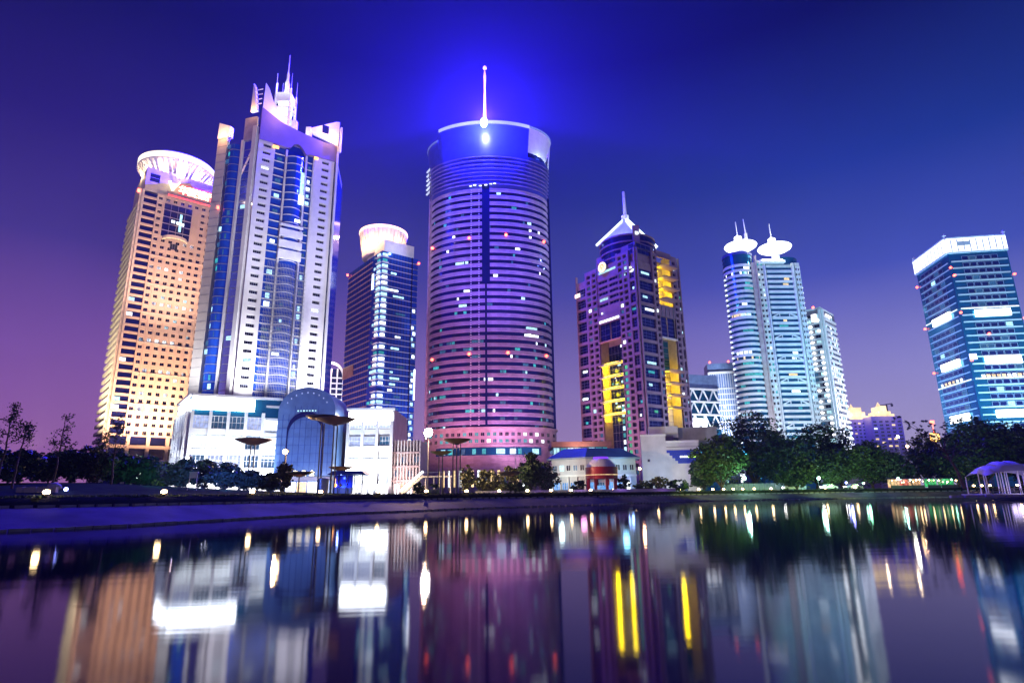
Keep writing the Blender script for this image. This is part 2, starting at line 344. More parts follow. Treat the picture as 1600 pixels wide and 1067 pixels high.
# ------------------------------------------------------------------ tower with the round crown, far left
def hotel_tower():
    C = Vector((-.673*270, 270)); r = thing('hotel_tower', 'tall beige stone tower of square windows under a round ribbed white crown with red characters', 'skyscraper', (C.x, C.y, GZ))
    uR, uL = heading(49), heading(-41); Wr, Wl, H = 33.5, 33.7, 149.0
    a, b_, c, d = Vector((0,0)), uR*Wr, uR*Wr+uL*Wl, uL*Wl
    F = Face(r, a, b_); S = Face(r, d, a)
    part('core', MB().prism([tuple(p*.97+ (uR+uL)*.5) for p in (a, b_, c, d)], 0, H-1).mesh('core', navy), r)
    FL = 3.65; bay = 6.6; pit = (Wr-bay-.4)/8
    # front wall with punched windows
    xs = [bay]; ww = 1.75
    for i in range(8): xs += [bay+pit*(i+.5)-ww/2, bay+pit*(i+.5)+ww/2]
    xs += [Wr]; z0 = 28; nf = 33; zs = [z0]
    for j in range(nf): zs += [z0+FL*j+.9, z0+FL*j+2.65]
    zs += [H]
    gl = lambda i, j: 1 < (i-1)//2 < 6 and 27 <= (j-1)//2 <= 31
    me = holed_wall(xs, zs, lambda i, j: (i % 2 == 1 and j % 2 == 1 and not gl(i, j)) , .95, stone)
    F.put('wall', me, 0, 0, .35)
    for i in range(9): F.put('pilaster_strip', boxmesh(.45, .28, H-z0-6, stone), bay+pit*i+(.3 if i == 0 else 0), z0, .35) if not 1 < i < 5 else F.put('pilaster_strip', boxmesh(.45, .28, FL*25.5, stone), bay+pit*i, z0, .35)
    for j in range(0, nf, 4): F.put('string_course', boxmesh(Wr-bay, .34, .3, cream), bay+(Wr-bay)/2, z0+FL*j+.2, .35) if j < 26 else None
    litrow = {3: .3, 17: .75, 12: .35, 22: .5, 8: .2, 26: .25, 5: .2}
    for j in range(nf):
        for i in range(8):
            if 1 <= i <= 4 and 27 <= j <= 31: continue
            m = w_white if rng.random() < litrow.get(j, .035) * (1 if i < 6 else .5) else (w_cool if rng.random() < .05 else glass)
            F.put('window', windowmesh(ww, 1.75, glass, grey, 2), bay+pit*(i+.5), z0+FL*j+.9, -.5, m)
    # tall glazing of the sky lobby, its lit balcony below
    u0, u1 = bay+pit*1.05, bay+pit*4.95
    for j in range(5):
        F.put('lobby_pane', windowmesh(u1-u0, FL-.25, glass, cream, 4), (u0+u1)/2, z0+FL*(27+j)+.1, .42, navy)
    for k2, (dx, w_) in enumerate(((-3.2, 1.7), (-.9, 1.5), (1.0, 1.6))): F.put('lit_pane', boxmesh(w_, .12, 1.5, w_white), (u0+u1)/2+dx+1.5, z0+FL*29+1.0-k2*.25, .5)  # white shapes of a reflection on the glass, built as glowing pieces
    F.put('lit_pane', boxmesh(1.1, .12, 9.5, w_cool), (u0+u1)/2+1.6, z0+FL*28.2, .5)
    bal = MB().lathe([(5.2,0),(5.6,.3),(5.6,1.5),(5.2,1.6)], 20, a0=180, a1=360).mesh('balcony', cream)
    F.put('balcony', bal, (u0+u1)/2, z0+FL*26.6, .3); F.put('balcony_light', MB().lathe([(5.66,0),(5.66,.5)], 20, a0=185, a1=355).mesh('balcony_light', w_warm), (u0+u1)/2, z0+FL*26.6-.55, .3)
    F.put('balcony_door', windowmesh(3.4, 3.2, glass, grey, 3), (u0+u1)/2, z0+FL*25.4, .4)
    # banded corner bay
    for j in range(nf):
        zz = z0+FL*j
        F.put('spandrel', boxmesh(bay-.3, .5, 1.15, stone, .1), bay/2, zz-.1, .2)
        if rng.random() < .11 or j in (17, 3, 4): F.put('window', boxmesh(2.6, .06, 1.7, w_white), bay*rng.choice((.3,.65)), zz+1.3, .22, w_white if rng.random() < .6 else w_cool)
    F.put('corner_pier', boxmesh(.9, .7, H-z0, cream), .45, z0, 0)
    # foot: taller openings between piers
    for j in range(4):
        F.put('spandrel', boxmesh(Wr, .6, 1.5, stone, .1), Wr/2, 4+j*6.2, .1)
    for i in range(5): F.put('pier', boxmesh(1.5, .8, 28, stone, .1), .75+i*(Wr-1.5)/4, 0, .1)
    # narrow side with stacked ledges
    for j in range(int((H-8)/FL)):
        S.put('ledge', boxmesh(Wl, .9, 1.5, cream, .1), Wl/2, 8+FL*j, 0)
    for j in range(10): S.put('window', boxmesh(2.4, .1, 1.6, w_teal), Wl-3, 112+FL*j*.98+1.6, .05, pick(((.35, w_teal), (.3, w_cool))) or glass)
    S.put('corner_pier', boxmesh(2.2, 1.1, H, cream), Wl-1.1, 0, 0)
    # penthouse, drum and round crown
    cx = (c*.5); pr = (uR+uL)
    part('penthouse', MB().prism([tuple(p) for p in (uR*.8+uL*.8, uR*(Wr-.8)+uL*.8, uR*(Wr-.8)+uL*(Wl-.8), uR*.8+uL*(Wl-.8))], H, H+13).mesh('penthouse', cream), r)
    F.put('window', windowmesh(4.6, 4.6, glass, cream, 1, 2), 4.6, H+5.5, -.7, glass)
    part('crown_drum', smooth(MB().lathe([(13.2,H+13),(13.2,H+15),(14.2,H+16.5)], 40, tuple(cx)).mesh('drum', cream)), r)
    part('crown', smooth(MB().lathe([(14.2,H+16.4),(18.2,H+20.5),(18.6,H+21.2),(18.6,H+24.6),(18.1,H+25.2),(0.2,H+25.6)], 56, tuple(cx), cap=False).mesh('crown', white)), r)
    rib = MB(); p0, p1 = Vector((13.6,0,H+14.2)), Vector((18.3,0,H+20.2))
    rib.bar(p0, p1, .5, 1.1); rm = rib.mesh('rib', white)
    for i in range(48): part('crown_rib', rm, r, (cx.x, cx.y, 0), R(i*7.5))
    part('crown_light', smooth(MB().lathe([(18.66,H+21.4),(18.66,H+24.4)], 56, tuple(cx)).mesh('crown_light', w_crown)), r)
    # red sign: emblem and characters on a raised fascia
    F.put('sign_fascia', boxmesh(Wr-10.5, .5, 2.6, redgr), 10.5+(Wr-10.5)/2, H-.4, .4)
    F.put('sign_glow_bar', boxmesh(Wr-11.5, .2, .7, signred), 10.5+(Wr-10.5)/2, H-.2, .95)
    em = MB(); em.bar((-2.4,0,4.6),(-.4,0,0),1.1,.5); em.bar((-.6,0,0),(2.3,0,5.2),1.3,.5); em.bar((-.9,0,3.2),(1.2,0,3.4),1.0,.45)
    F.put('sign_emblem', em.mesh('emblem', signcream), 13.2, H+3.2, 1.0)
    for i, ch in enumerate('华夏银行'):
        cu = bpy.data.curves.new('character', 'FONT'); cu.body = ch; cu.size = 4.9; cu.extrude = .25; cu.align_x = 'CENTER'; cu.offset = .05
        cu.materials.append(signcream)
        o = part('sign_character', text_mesh(cu), r, F.p(17.6+i*4.35, H+2.9, 1.1), F.rz); o.rotation_euler = (R(90), 0, F.rz)
        F.put('sign_backing', boxmesh(4.1, .25, 4.9, signred), 17.6+i*4.35, H+2.6, .75)
    S.put('warning_lamp', boxmesh(1.2, 1.2, 1.6, redlamp), Wl-.4, H-2, .9)
    # floodlights on the podium roofs around, and under the crown
    for u, o_, w in ((6, 26, 4.2e5), (20, 24, 4.2e5)):
        q = r.location+F.p(u, 12, o_); spot('floodlight', q, r.location+F.p(u, 78, 0), (1,.53,.32), w*1.1, 100, .8, 1.0)
    q = r.location+F.p(14, 60, 40); spot('floodlight', q, r.location+F.p(16, 128, 0), (1,.52,.34), 4.6e5, 70, .9, 1.0)
    q = r.location+S.p(Wl-6, 20, 26); spot('floodlight', q, r.location+S.p(Wl-8, 80, 0), (1,.80,.5), 3.5e5, 100, .8, 1.0)
    for i in range(8):
        an = R(195+i*28); q = r.location+Vector((cx.x+16.6*math.cos(an), cx.y+16.6*math.sin(an), H+14.0)); point('crown_lamp', q, (1,.70,.36), 4600, .6)
w_crown = lit('crown_rim_light', (1,.86,.62), 2.0, var=.1)
hotel_tower()

# ------------------------------------------------------------------ tall tower with stone fins, blue glass and lit spire
def finned_tower():
    C = Vector((-.470*250, 250)); r = thing('finned_tower', 'tallest white stone tower with blue curved glass, horned corners and a lit spire', 'skyscraper', (C.x, C.y, GZ))
    uR, uL = heading(54.4), heading(-75); Wr, Wl, H = 37.6, 21.4, 165.0
    a, b_, d = Vector((0,0)), uR*Wr, uL*Wl; back = heading(-10)*34
    F = Face(r, a, b_); S = Face(r, d, a); FL = 3.8; z0 = 44.0; nf = int((H-z0-1)/FL)
    X = lambda x: F.at_px(x, 503)
    pl1, sl0, sl1, gl0, gl1 = 0.0, F.at_px(383, 503), F.at_px(396.5, 503), F.at_px(403, 503), F.at_px(471, 503)
    ci = (d+b_)*.5+back*.35
    part('core', MB().prism([tuple(p*.97+ci*.03) for p in (a, b_, b_+back, d+back)], 0, H).mesh('core', blueglass), r)
    # stone pilasters of the front
    def pilaster(face, u0, u1, slots, dep=1.6, top=H, m=pale):
        xs = [u0]+[v for s_ in slots for v in s_]+[u1]; zs = [0]
        for j in range(nf): zs += [z0+FL*j+1.1, z0+FL*j+2.75]
        zs += [top]
        face.put('stone_pilaster', holed_wall(xs, zs, lambda i, j: i % 2 == 1 and j % 2 == 1, 1.1, m), 0, 0, dep)
        for u in (u0, u1): face.put('pilaster_side', boxmesh(.5, dep, top, m), u+(.25 if u == u0 else -.25), 0, dep*.0-.02)
        for s0, s1 in slots:
            for j in range(nf):
                mm = pick(((.05, w_white), (.03, w_cool))) or glass
                face.put('slot_window', windowmesh(s1-s0, 1.65, glass, grey, 4), (s0+s1)/2, z0+FL*j+1.1, dep-1.08, mm)
    pilaster(F, 0, gl0-.9, [(sl0, sl1)]); g1 = F.at_px(485, 430)
    s0, s1 = gl1+(Wr-gl1)*.32, gl1+(Wr-gl1)*.62
    pilaster(F, gl1+.3, Wr-1.8, [(s0, s1)])
    F.put('edge_fin', boxmesh(.9, 1.6, H+6, pale), Wr-.5, 0, .6); F.put('edge_groove', boxmesh(.9, .1, H, navy), Wr-1.35, 0, .3)
    # glazed front: flat, bowed, flat
    m1, m2 = gl0+(gl1-gl0)*.30, gl0+(gl1-gl0)*.80
    for u, w in ((gl0-.4, 1.0), (m1, .8), (m2, .8), (gl1, .8)): F.put('mullion', boxmesh(w, 1.3, H-4, pale, .1), u, 0, .2)
    bow = MB(); n = 14; cw = (m2-m1)/2-.4; um = (m1+m2)/2
    poly = [(-cw+2*cw*i/n, -2.6*math.sin(math.pi*i/n)**.8-.1) for i in range(n+1)]+[(cw, .6), (-cw, .6)]
    F.put('bowed_glass', smooth(MB().prism(poly, 0, H-6).mesh('bowed_glass', blueglass), 30), um, 0, 0)
    pl2 = [(x*1.004, y-.14) for x, y in poly[:n+1]]+[(cw, .3), (-cw, .3)]
    bm = MB().prism(pl2, 0, .42).mesh('floor_band', pale)
    for j in range(nf):
        z = z0+FL*j
        F.put('floor_band', bm, um, z, 0)
        F.put('floor_band', boxmesh(m1-gl0-.9, .35, .4, pale, .05), (gl0+m1)/2, z, 0)
        F.put('floor_band', boxmesh(gl1-m2-.8, .35, .4, pale, .05), (gl1+m2)/2, z, 0)
        for u, w in (((gl0+m1)/2, m1-gl0-1.6), ((gl1+m2)/2, gl1-m2-1.6)):
            mm = pick(((.10, w_cool), (.09, w_white), (.14, w_dim)))
            if mm: F.put('window', boxmesh(w*rng.uniform(.4,.9), .06, rng.uniform(1.4,2.4), w_cool), u, z+.7, .04, mm)
        if rng.random() < .28: F.put('window', boxmesh(rng.uniform(2,4.5), .08, 1.5, w_cool), um+rng.uniform(-2.5,2.5), z+.9, 2.45, pick(((.4, w_cool), (.3, w_dim))) or w_white)
    F.put('window', boxmesh(1.6, .1, 13, w_white), um+3.2, 138, 2.2, w_cool); F.put('window', boxmesh(2.4, .1, 5, w_white), um+3.2, 134, 2.35)
    # grid of thin glazing bars low down, white louvres above it
    g = MB(); 
    for i in range(1, 26): g.box(gl0+.6+(gl1-gl0-.9)*i/26-.06, gl0+.6+(gl1-gl0-.9)*i/26+.06, -.25, 0, z0-4, 103)
    for j in range(int(FL*0)+32): g.box(gl0+.6, gl1-.3, -.22, 0, z0-3+j*1.9, z0-3+j*1.9+.16)
    F.put('glazing_bars', g.mesh('glazing_bars', grey), 0, 0, 2.9, kind='stuff')
    for k2, z in enumerate((105.5, 111, 116.5)): F.put('louvre_panel', boxmesh(m2-m1+1.0, .9, 3.6 if k2 else 4.4, offw), um, z, 2.2)
    F.put('louvre_panel', boxmesh(m2-m1+1, .9, 1.0, offw), um, 121.6, 2.2)
    # side: pale wall, bow window, flat glass
    v1, v2, v3 = S.at_px(331.5, 462), S.at_px(354, 462), S.at_px(357.5, 462)
    xs = [0, v1]; S.put('stone_wall', boxmesh(v1, 1.4, H+1, cream, .2), v1/2, 0, .2)
    for j in range(34): S.put('wall_joint', boxmesh(v1-.02, .05, .14, grey), v1/2, 30+j*4.1, 1.6)
    S.put('stone_wall', boxmesh(2.0, 1.6, H+4, pale, .2), Wl-1.0, 0, .4)
    cw2 = (v2-v1)/2; poly = [(-cw2+2*cw2*i/n, -2.4*math.sin(math.pi*i/n)) for i in range(n+1)]+[(cw2, .5), (-cw2, .5)]
    S.put('bowed_glass', smooth(MB().prism(poly, 0, H-4).mesh('bowed_glass', blueglass), 30), (v1+v2)/2, 0, 0)
    bm2 = MB().prism([(x*1.01, y-.12) for x, y in poly[:n+1]]+[(cw2, .3), (-cw2, .3)], 0, .32).mesh('floor_band', grey)
    S.put('mullion', boxmesh(v3-v2, 1.0, H-2, pale, .1), (v2+v3)/2, 0, .3)
    for j in range(nf):
        z = z0+FL*j
        S.put('floor_band', bm2, (v1+v2)/2, z, 0); S.put('floor_band', boxmesh(Wl-2.2-v3, .2, .22, grey, .05), (v3+Wl-2)/2, z, 0)
        mm = pick(((.22, w_teal), (.10, w_cool), (.2, w_dim)))
        if mm: S.put('window', boxmesh(cw2*rng.uniform(.5,1), .1, 2.2, w_cool), (v1+v2)/2+rng.uniform(-.3,.3)*cw2, z+.8, 2.1, mm)
    for z in (128, 66): S.put('window', boxmesh(3.0, .08, 1.8, w_cool), (v3+Wl-2)/2, z, .05)
    # stone gable band under the roof, with the arch over the bowed glass
    gb_m = pale; gb = MB(); top = [(0, H+14), (10, H+9), (Wr*.55, H+7), (Wr-8, H+6), (Wr-1, H+6)]
    n2 = 24; lo = []
    for i in range(n2+1):
        u = Wr*i/n2; z = H-3
        if m1 < u < m2: z = H-4.5+5*math.sin(math.pi*(u-m1)/(m2-m1))
        lo.append((u, z))
    def zt(u):
        for (p, zp), (q, zq) in zip(top, top[1:]):
            if p <= u <= q: return zp+(zq-zp)*(u-p)/(q-p)
        return top[-1][1]
    for i in range(n2):
        (ua, za), (ub, zb) = lo[i], lo[i+1]
        gb.add([(ua,-1.9,za),(ub,-1.9,zb),(ub,-1.9,zt(ub)),(ua,-1.9,zt(ua)),(ua,.2,za),(ub,.2,zb),(ub,.2,zt(ub)),(ua,.2,zt(ua))], [(0,1,2,3),(4,7,6,5),(0,4,5,1),(3,2,6,7)])
    F.put('gable_band', gb.mesh('gable_band', mauve_pl), 0, 0, 0)
    S.put('gable_band', boxmesh(Wl-v2-1.8, 1.0, 12, crownm0, .2), (Wl+v2)/2, H-3+.5, .2)
    # wedge shaped horns on the corners
    def horn(face, pts, d0, d1, m=white):
        b = MB(); k = len(pts)
        b.add([(u, -d1, z) for u, z in pts]+[(u, -d0, z) for u, z in pts], [tuple(range(k)), tuple(range(k,2*k))[::-1]]+[(i,i+k,(i+1)%k+k,(i+1)%k) for i in range(k)])
        return face.put('roof_horn', b.mesh('roof_horn', m), 0, 0, 0)
    horn(F, [(0.2, H+10), (12, H+8.4), (9.5, H+13), (5, H+18), (2.4, H+25), (.6, H+27.5)], 1.0, 1.8)
    horn(S, [(Wl-4.4, H+12), (Wl-.8, H+12), (Wl-3.2, H+25.5), (Wl-4.2, H+27.5)], .6, 1.9)
    for k2 in range(4): S.put('roof_slat', boxmesh(4.6, .3, .45, pale), Wl-1.6, H+16+k2*2.6, 1.0)
    horn(F, [(Wr-14, H+9), (Wr-.4, H+6), (Wr-.4, H+20), (Wr-2.2, H+19.6), (Wr-14.5, H+11.5)], .6, 1.9)
    F.put('roof_opening', boxmesh(3.2, .15, 4.4, navy), Wr-7.4, H+11, 1.9); F.put('roof_fin', boxmesh(.8, 1.6, 14, white), Wr+.5, H+3, 1.0)
    horn(S, [(-.4, H+1), (6.4, H+1), (6.4, H+6.5), (-.2, H+9.5)], -.6, 1.7)
    # lit crown with four pylons and a mast
    k, e = ray(445, 178); Pm = Vector((k*272, 272)); cl = Vector((Pm.x-C.x, Pm.y-C.y)); zc = H+12
    pc = thing_part = part('spire', MB().prism([(cl.x+sx_*4.6, cl.y+sy_*4.6) for sx_, sy_ in ((-1,-1),(1,-1),(1,1),(-1,1))], H, zc+6).mesh('spire', white), r)
    for sx_, sy_ in ((-1,-1),(1,-1),(1,1),(-1,1)):
        q = Vector((cl.x+sx_*3.8, cl.y+sy_*3.8, 0)); part('pylon', MB().tube((q.x,q.y,zc+6),(q.x*.98+cl.x*.02,q.y*.98+cl.y*.02,zc+27+3*(sx_<0)), .85, .5, 4).tube((q.x,q.y,zc+26),(q.x,q.y,zc+36), .12, .06, 4).mesh('pylon', white), pc)
    part('spire_panel', MB().prism([(cl.x+sx_*3.6, cl.y+sy_*3.6) for sx_, sy_ in ((-1,-1),(1,-1),(1,1),(-1,1))], zc+20, zc+25).mesh('spire_panel', white), pc)
    part('spire_core', MB().prism([(cl.x+sx_*2.6, cl.y+sy_*2.6) for sx_, sy_ in ((-1,-1),(1,-1),(1,1),(-1,1))], zc+6, zc+20).mesh('spire_core', w_white), pc)
    for z in (zc+10, zc+16): part('spire_rail', MB().prism([(cl.x+sx_*4.2, cl.y+sy_*4.2) for sx_, sy_ in ((-1,-1),(1,-1),(1,1),(-1,1))], z, z+.7).mesh('spire_rail', white), pc)
    part('mast', smooth(MB().lathe([(1.9,zc+25),(1.2,zc+29),(1.3,zc+32),(.6,zc+35),(.65,zc+38),(.3,zc+40),(.1,zc+50)], 10, tuple(cl)).mesh('mast', white)), pc)
    for k2 in range(5):
        q = cl+Vector((6.2+k2*2.2, -1.5-k2*.8)); hh = (16, 8, 6.5, 5.5, 10)[k2]
        part('roof_step', MB().prism([(q.x-1.2,q.y-1.2),(q.x+1.2,q.y-1.2),(q.x+1.2,q.y+1.2),(q.x-1.2,q.y+1.2)], H+1, H+5+hh).mesh('roof_step', white), r)
    part('roof', MB().prism([tuple(p*.96+ci*.04) for p in (a, b_, b_+back, d+back)], H, H+4).mesh('roof', pale), r)
    # eave lamps and floodlights
    F.put('eave_lamp', boxmesh(2.6, .6, 1.2, lit_orange), 7.6, H-5.2, 1.7); F.put('eave_lamp', boxmesh(1.8, .6, 1.0, lit_orange), gl1+.6, H-4.6, 1.7)
    S.put('warning_lamp', boxmesh(.8, .8, 1.4, redlamp), v1+.3, 128, 2.6)
    for u, z, o_, w, c_, tz, an in ((4, 37, 13, 1.5e5, (.95,.93,1), 95, 110), (gl1+5, 37, 13, 1.5e5, (.95,.93,1), 95, 110), (19, 37, 22, 1.1e5, (.85,.9,1), 80, 100)):
        spot('floodlight', r.location+F.p(u, z, o_), r.location+F.p(u, tz, 0), c_, w, an, .8, .8)
    spot('floodlight', r.location+F.p(14, 60, 60), r.location+F.p(16, 140, 0), (.88,.88,1), 2.8e5, 70, .9, 1.0)
    spot('floodlight', r.location+S.p(6, 36, 22), r.location+S.p(6, 100, 0), (.86,.9,1), 1.0e5, 110, .8, .8)
    for q, w in ((F.p(7, H+10, -4), 5200), (F.p(7, H+12, 8), 3600), (F.p(Wr-6, H+9, 7), 6000), (S.p(3, H+2, 6), 3500), (S.p(Wl-3, H+12, 5), 1800)): point('roof_lamp', r.location+q, (1,.50,.20), w*1.15, .5)
    for dx, dy, z, w in ((-9, -9, H+7, 9000), (10, -9, H+7, 9000), (0, -8, zc+30, 5200), (9, -2, zc+20, 4200), (-9, -2, zc+20, 4200)): point('spire_lamp', r.location+Vector((cl.x+dx, cl.y+dy, z)), (.86,.93,1), w*.6, .5)
lit_orange = lit('eave_light', (1,.45,.08), 4, var=.2)
finned_tower()

# ------------------------------------------------------------------ blue banded tower with the glowing bowl on its roof
def bowl_tower():
    C = Vector((-.2292*370, 370)); r = thing('bowl_tower', 'blue thin banded glass tower with lit zigzag corner and glowing bowl on its roof', 'skyscraper', (C.x, C.y, GZ))
    uR, uL = heading(52), heading(-38); Wr, Wl, H = 26.7, 53.8, 157.0
    a, b_, c, d = Vector((0,0)), uR*Wr, uR*Wr+uL*Wl, uL*Wl; F = Face(r, a, b_); S = Face(r, d, a); FL = 3.9
    part('core', MB().prism([tuple(p) for p in (a, b_, c, d)], 0, H).mesh('core', blueglass), r)
    n = int((H-24)/FL)
    for j in range(n):
        z = 24+FL*j
        F.put('floor_band', boxmesh(Wr-4.6, .35, .42, pale, .1), 4.4+(Wr-4.6)/2, z, 0)
        S.put('floor_band', boxmesh(Wl-13, .5, .75, pinkst, .1), (Wl-13)/2, z, 0)
        F.put('floor_band', boxmesh(3.0, .7, .42, grey, .1), Wr-1.5, z, 0)
        # folded bay of lit floors at the corner
        if rng.random() < .9 or j > n-9:
            m = pick(((.55, w_white), (.40, w_cool))) or w_teal
            k2 = rng.uniform(.65, 1)
            F.put('bay_window', boxmesh(4.0*k2, 1.1, 1.6, w_white), 2.1, z+1.0, .2, m); S.put('bay_window', boxmesh(4.6*k2, .8, 1.6, w_white), Wl-2.9, z+1.0, .2, m)
        S.put('bay_slab', boxmesh(6.2, 1.3, .5, white, .1), Wl-3.1, z, .3); F.put('bay_slab', boxmesh(4.2, 1.5, .5, white, .1), 2.1, z, .3)
        if rng.random() < .35: S.put('window', boxmesh(rng.uniform(2,5), .1, 1.8, w_cool), Wl-9+rng.uniform(-2,1), z+1.1, .1, pick(((.5, w_teal), (.3, w_dim))) or w_cool)
        p = .75 if j < n*.62 else .15
        if rng.random() < p: F.put('window', boxmesh(1.9, .12, 2.2, w_white), Wr-2.6+rng.uniform(-.8,.8), z+.8, .4, pick(((.5, w_white), (.5, w_cool))))
        if rng.random() < .55: F.put('window', boxmesh(rng.uniform(2,8), .1, 1.3, w_cool), rng.uniform(8,18), z+1.2, .1, pick(((.4, w_cool), (.4, w_dim))) or w_white)
    for k2 in range(1, 14): S.put('mullion', boxmesh(.22, .25, H-24, navy), (Wl-13)*k2/14, 24, 0)
    for k2 in range(1, 9): F.put('mullion', boxmesh(.18, .2, H-24, navy), 4.4+(Wr-7)*k2/9, 24, 0)
    S.put('blank_band', boxmesh(17, .7, 7.4, salmon, .1), 9, 79, 0); F.put('lit_edge', boxmesh(.7, .3, 20, panelw), Wr-.6, 60, .5)
    F.put('dark_edge', boxmesh(.5, .5, H, navy, .1), Wr-4.2, 0, .1)
    # the lit sidelight near the top, white penthouse, bowl
    S.put('window', boxmesh(2.8, .2, 11, w_white), Wl-11.5, H-24, .3)
    cx = c*.5
    part('penthouse', MB().prism([tuple(p) for p in (uR*3+uL*3, uR*(Wr-1.5)+uL*3, uR*(Wr-1.5)+uL*30, uR*3+uL*30)], H, H+10).mesh('penthouse', white), r)
    part('bowl', smooth(MB().lathe([(14.2,H+5),(14.6,H+10),(15.4,H+17),(16.3,H+22),(16.8,H+23.4),(16.8,H+25.0),(15.4,H+25.2),(14,H+16),(13.4,H+7)], 48, tuple(cx)).mesh('bowl', white)), r)
    part('bowl_rim', smooth(MB().lathe([(16.85,H+23.2),(17.1,H+24.0),(16.9,H+25.1)], 48, tuple(cx)).mesh('bowl_rim', lit_peach)), r)
    rib = MB().bar((14.7,0,H+10),(16.5,0,H+22.4),.35,.6).mesh('bowl_rib', offw)
    for i in range(36): part('bowl_rib', rib, r, (cx.x, cx.y, 0), R(i*10))
    for i in range(6):
        an = R(190+i*32); q = r.location+Vector((cx.x+20*math.cos(an), cx.y+20*math.sin(an), H+12.5)); point('bowl_lamp', q, (1,.56,.26), 7500, .8)
    q = r.location+F.p(10, H+3, 9); point('penthouse_lamp', q, (.85,.9,1), 4200, .5)
    for f, u, z in ((S, 1, H-2), (F, Wr, H-4)): f.put('warning_lamp', boxmesh(1.1, 1.1, 1.3, redlamp), u, z, .8)
    spot('floodlight', r.location+F.p(14, 20, 40), r.location+F.p(12, 70, 0), (.45,.6,1), 2.2e5, 90, .9, 1.0)
    spot('floodlight', r.location+S.p(30, 20, 50), r.location+S.p(25, 80, 0), (1,.55,.75), 1.4e5, 90, .9, 1.0)
lit_peach = lit('bowl_rim_light', (1,.62,.38), 3.0, var=.1)
bowl_tower()

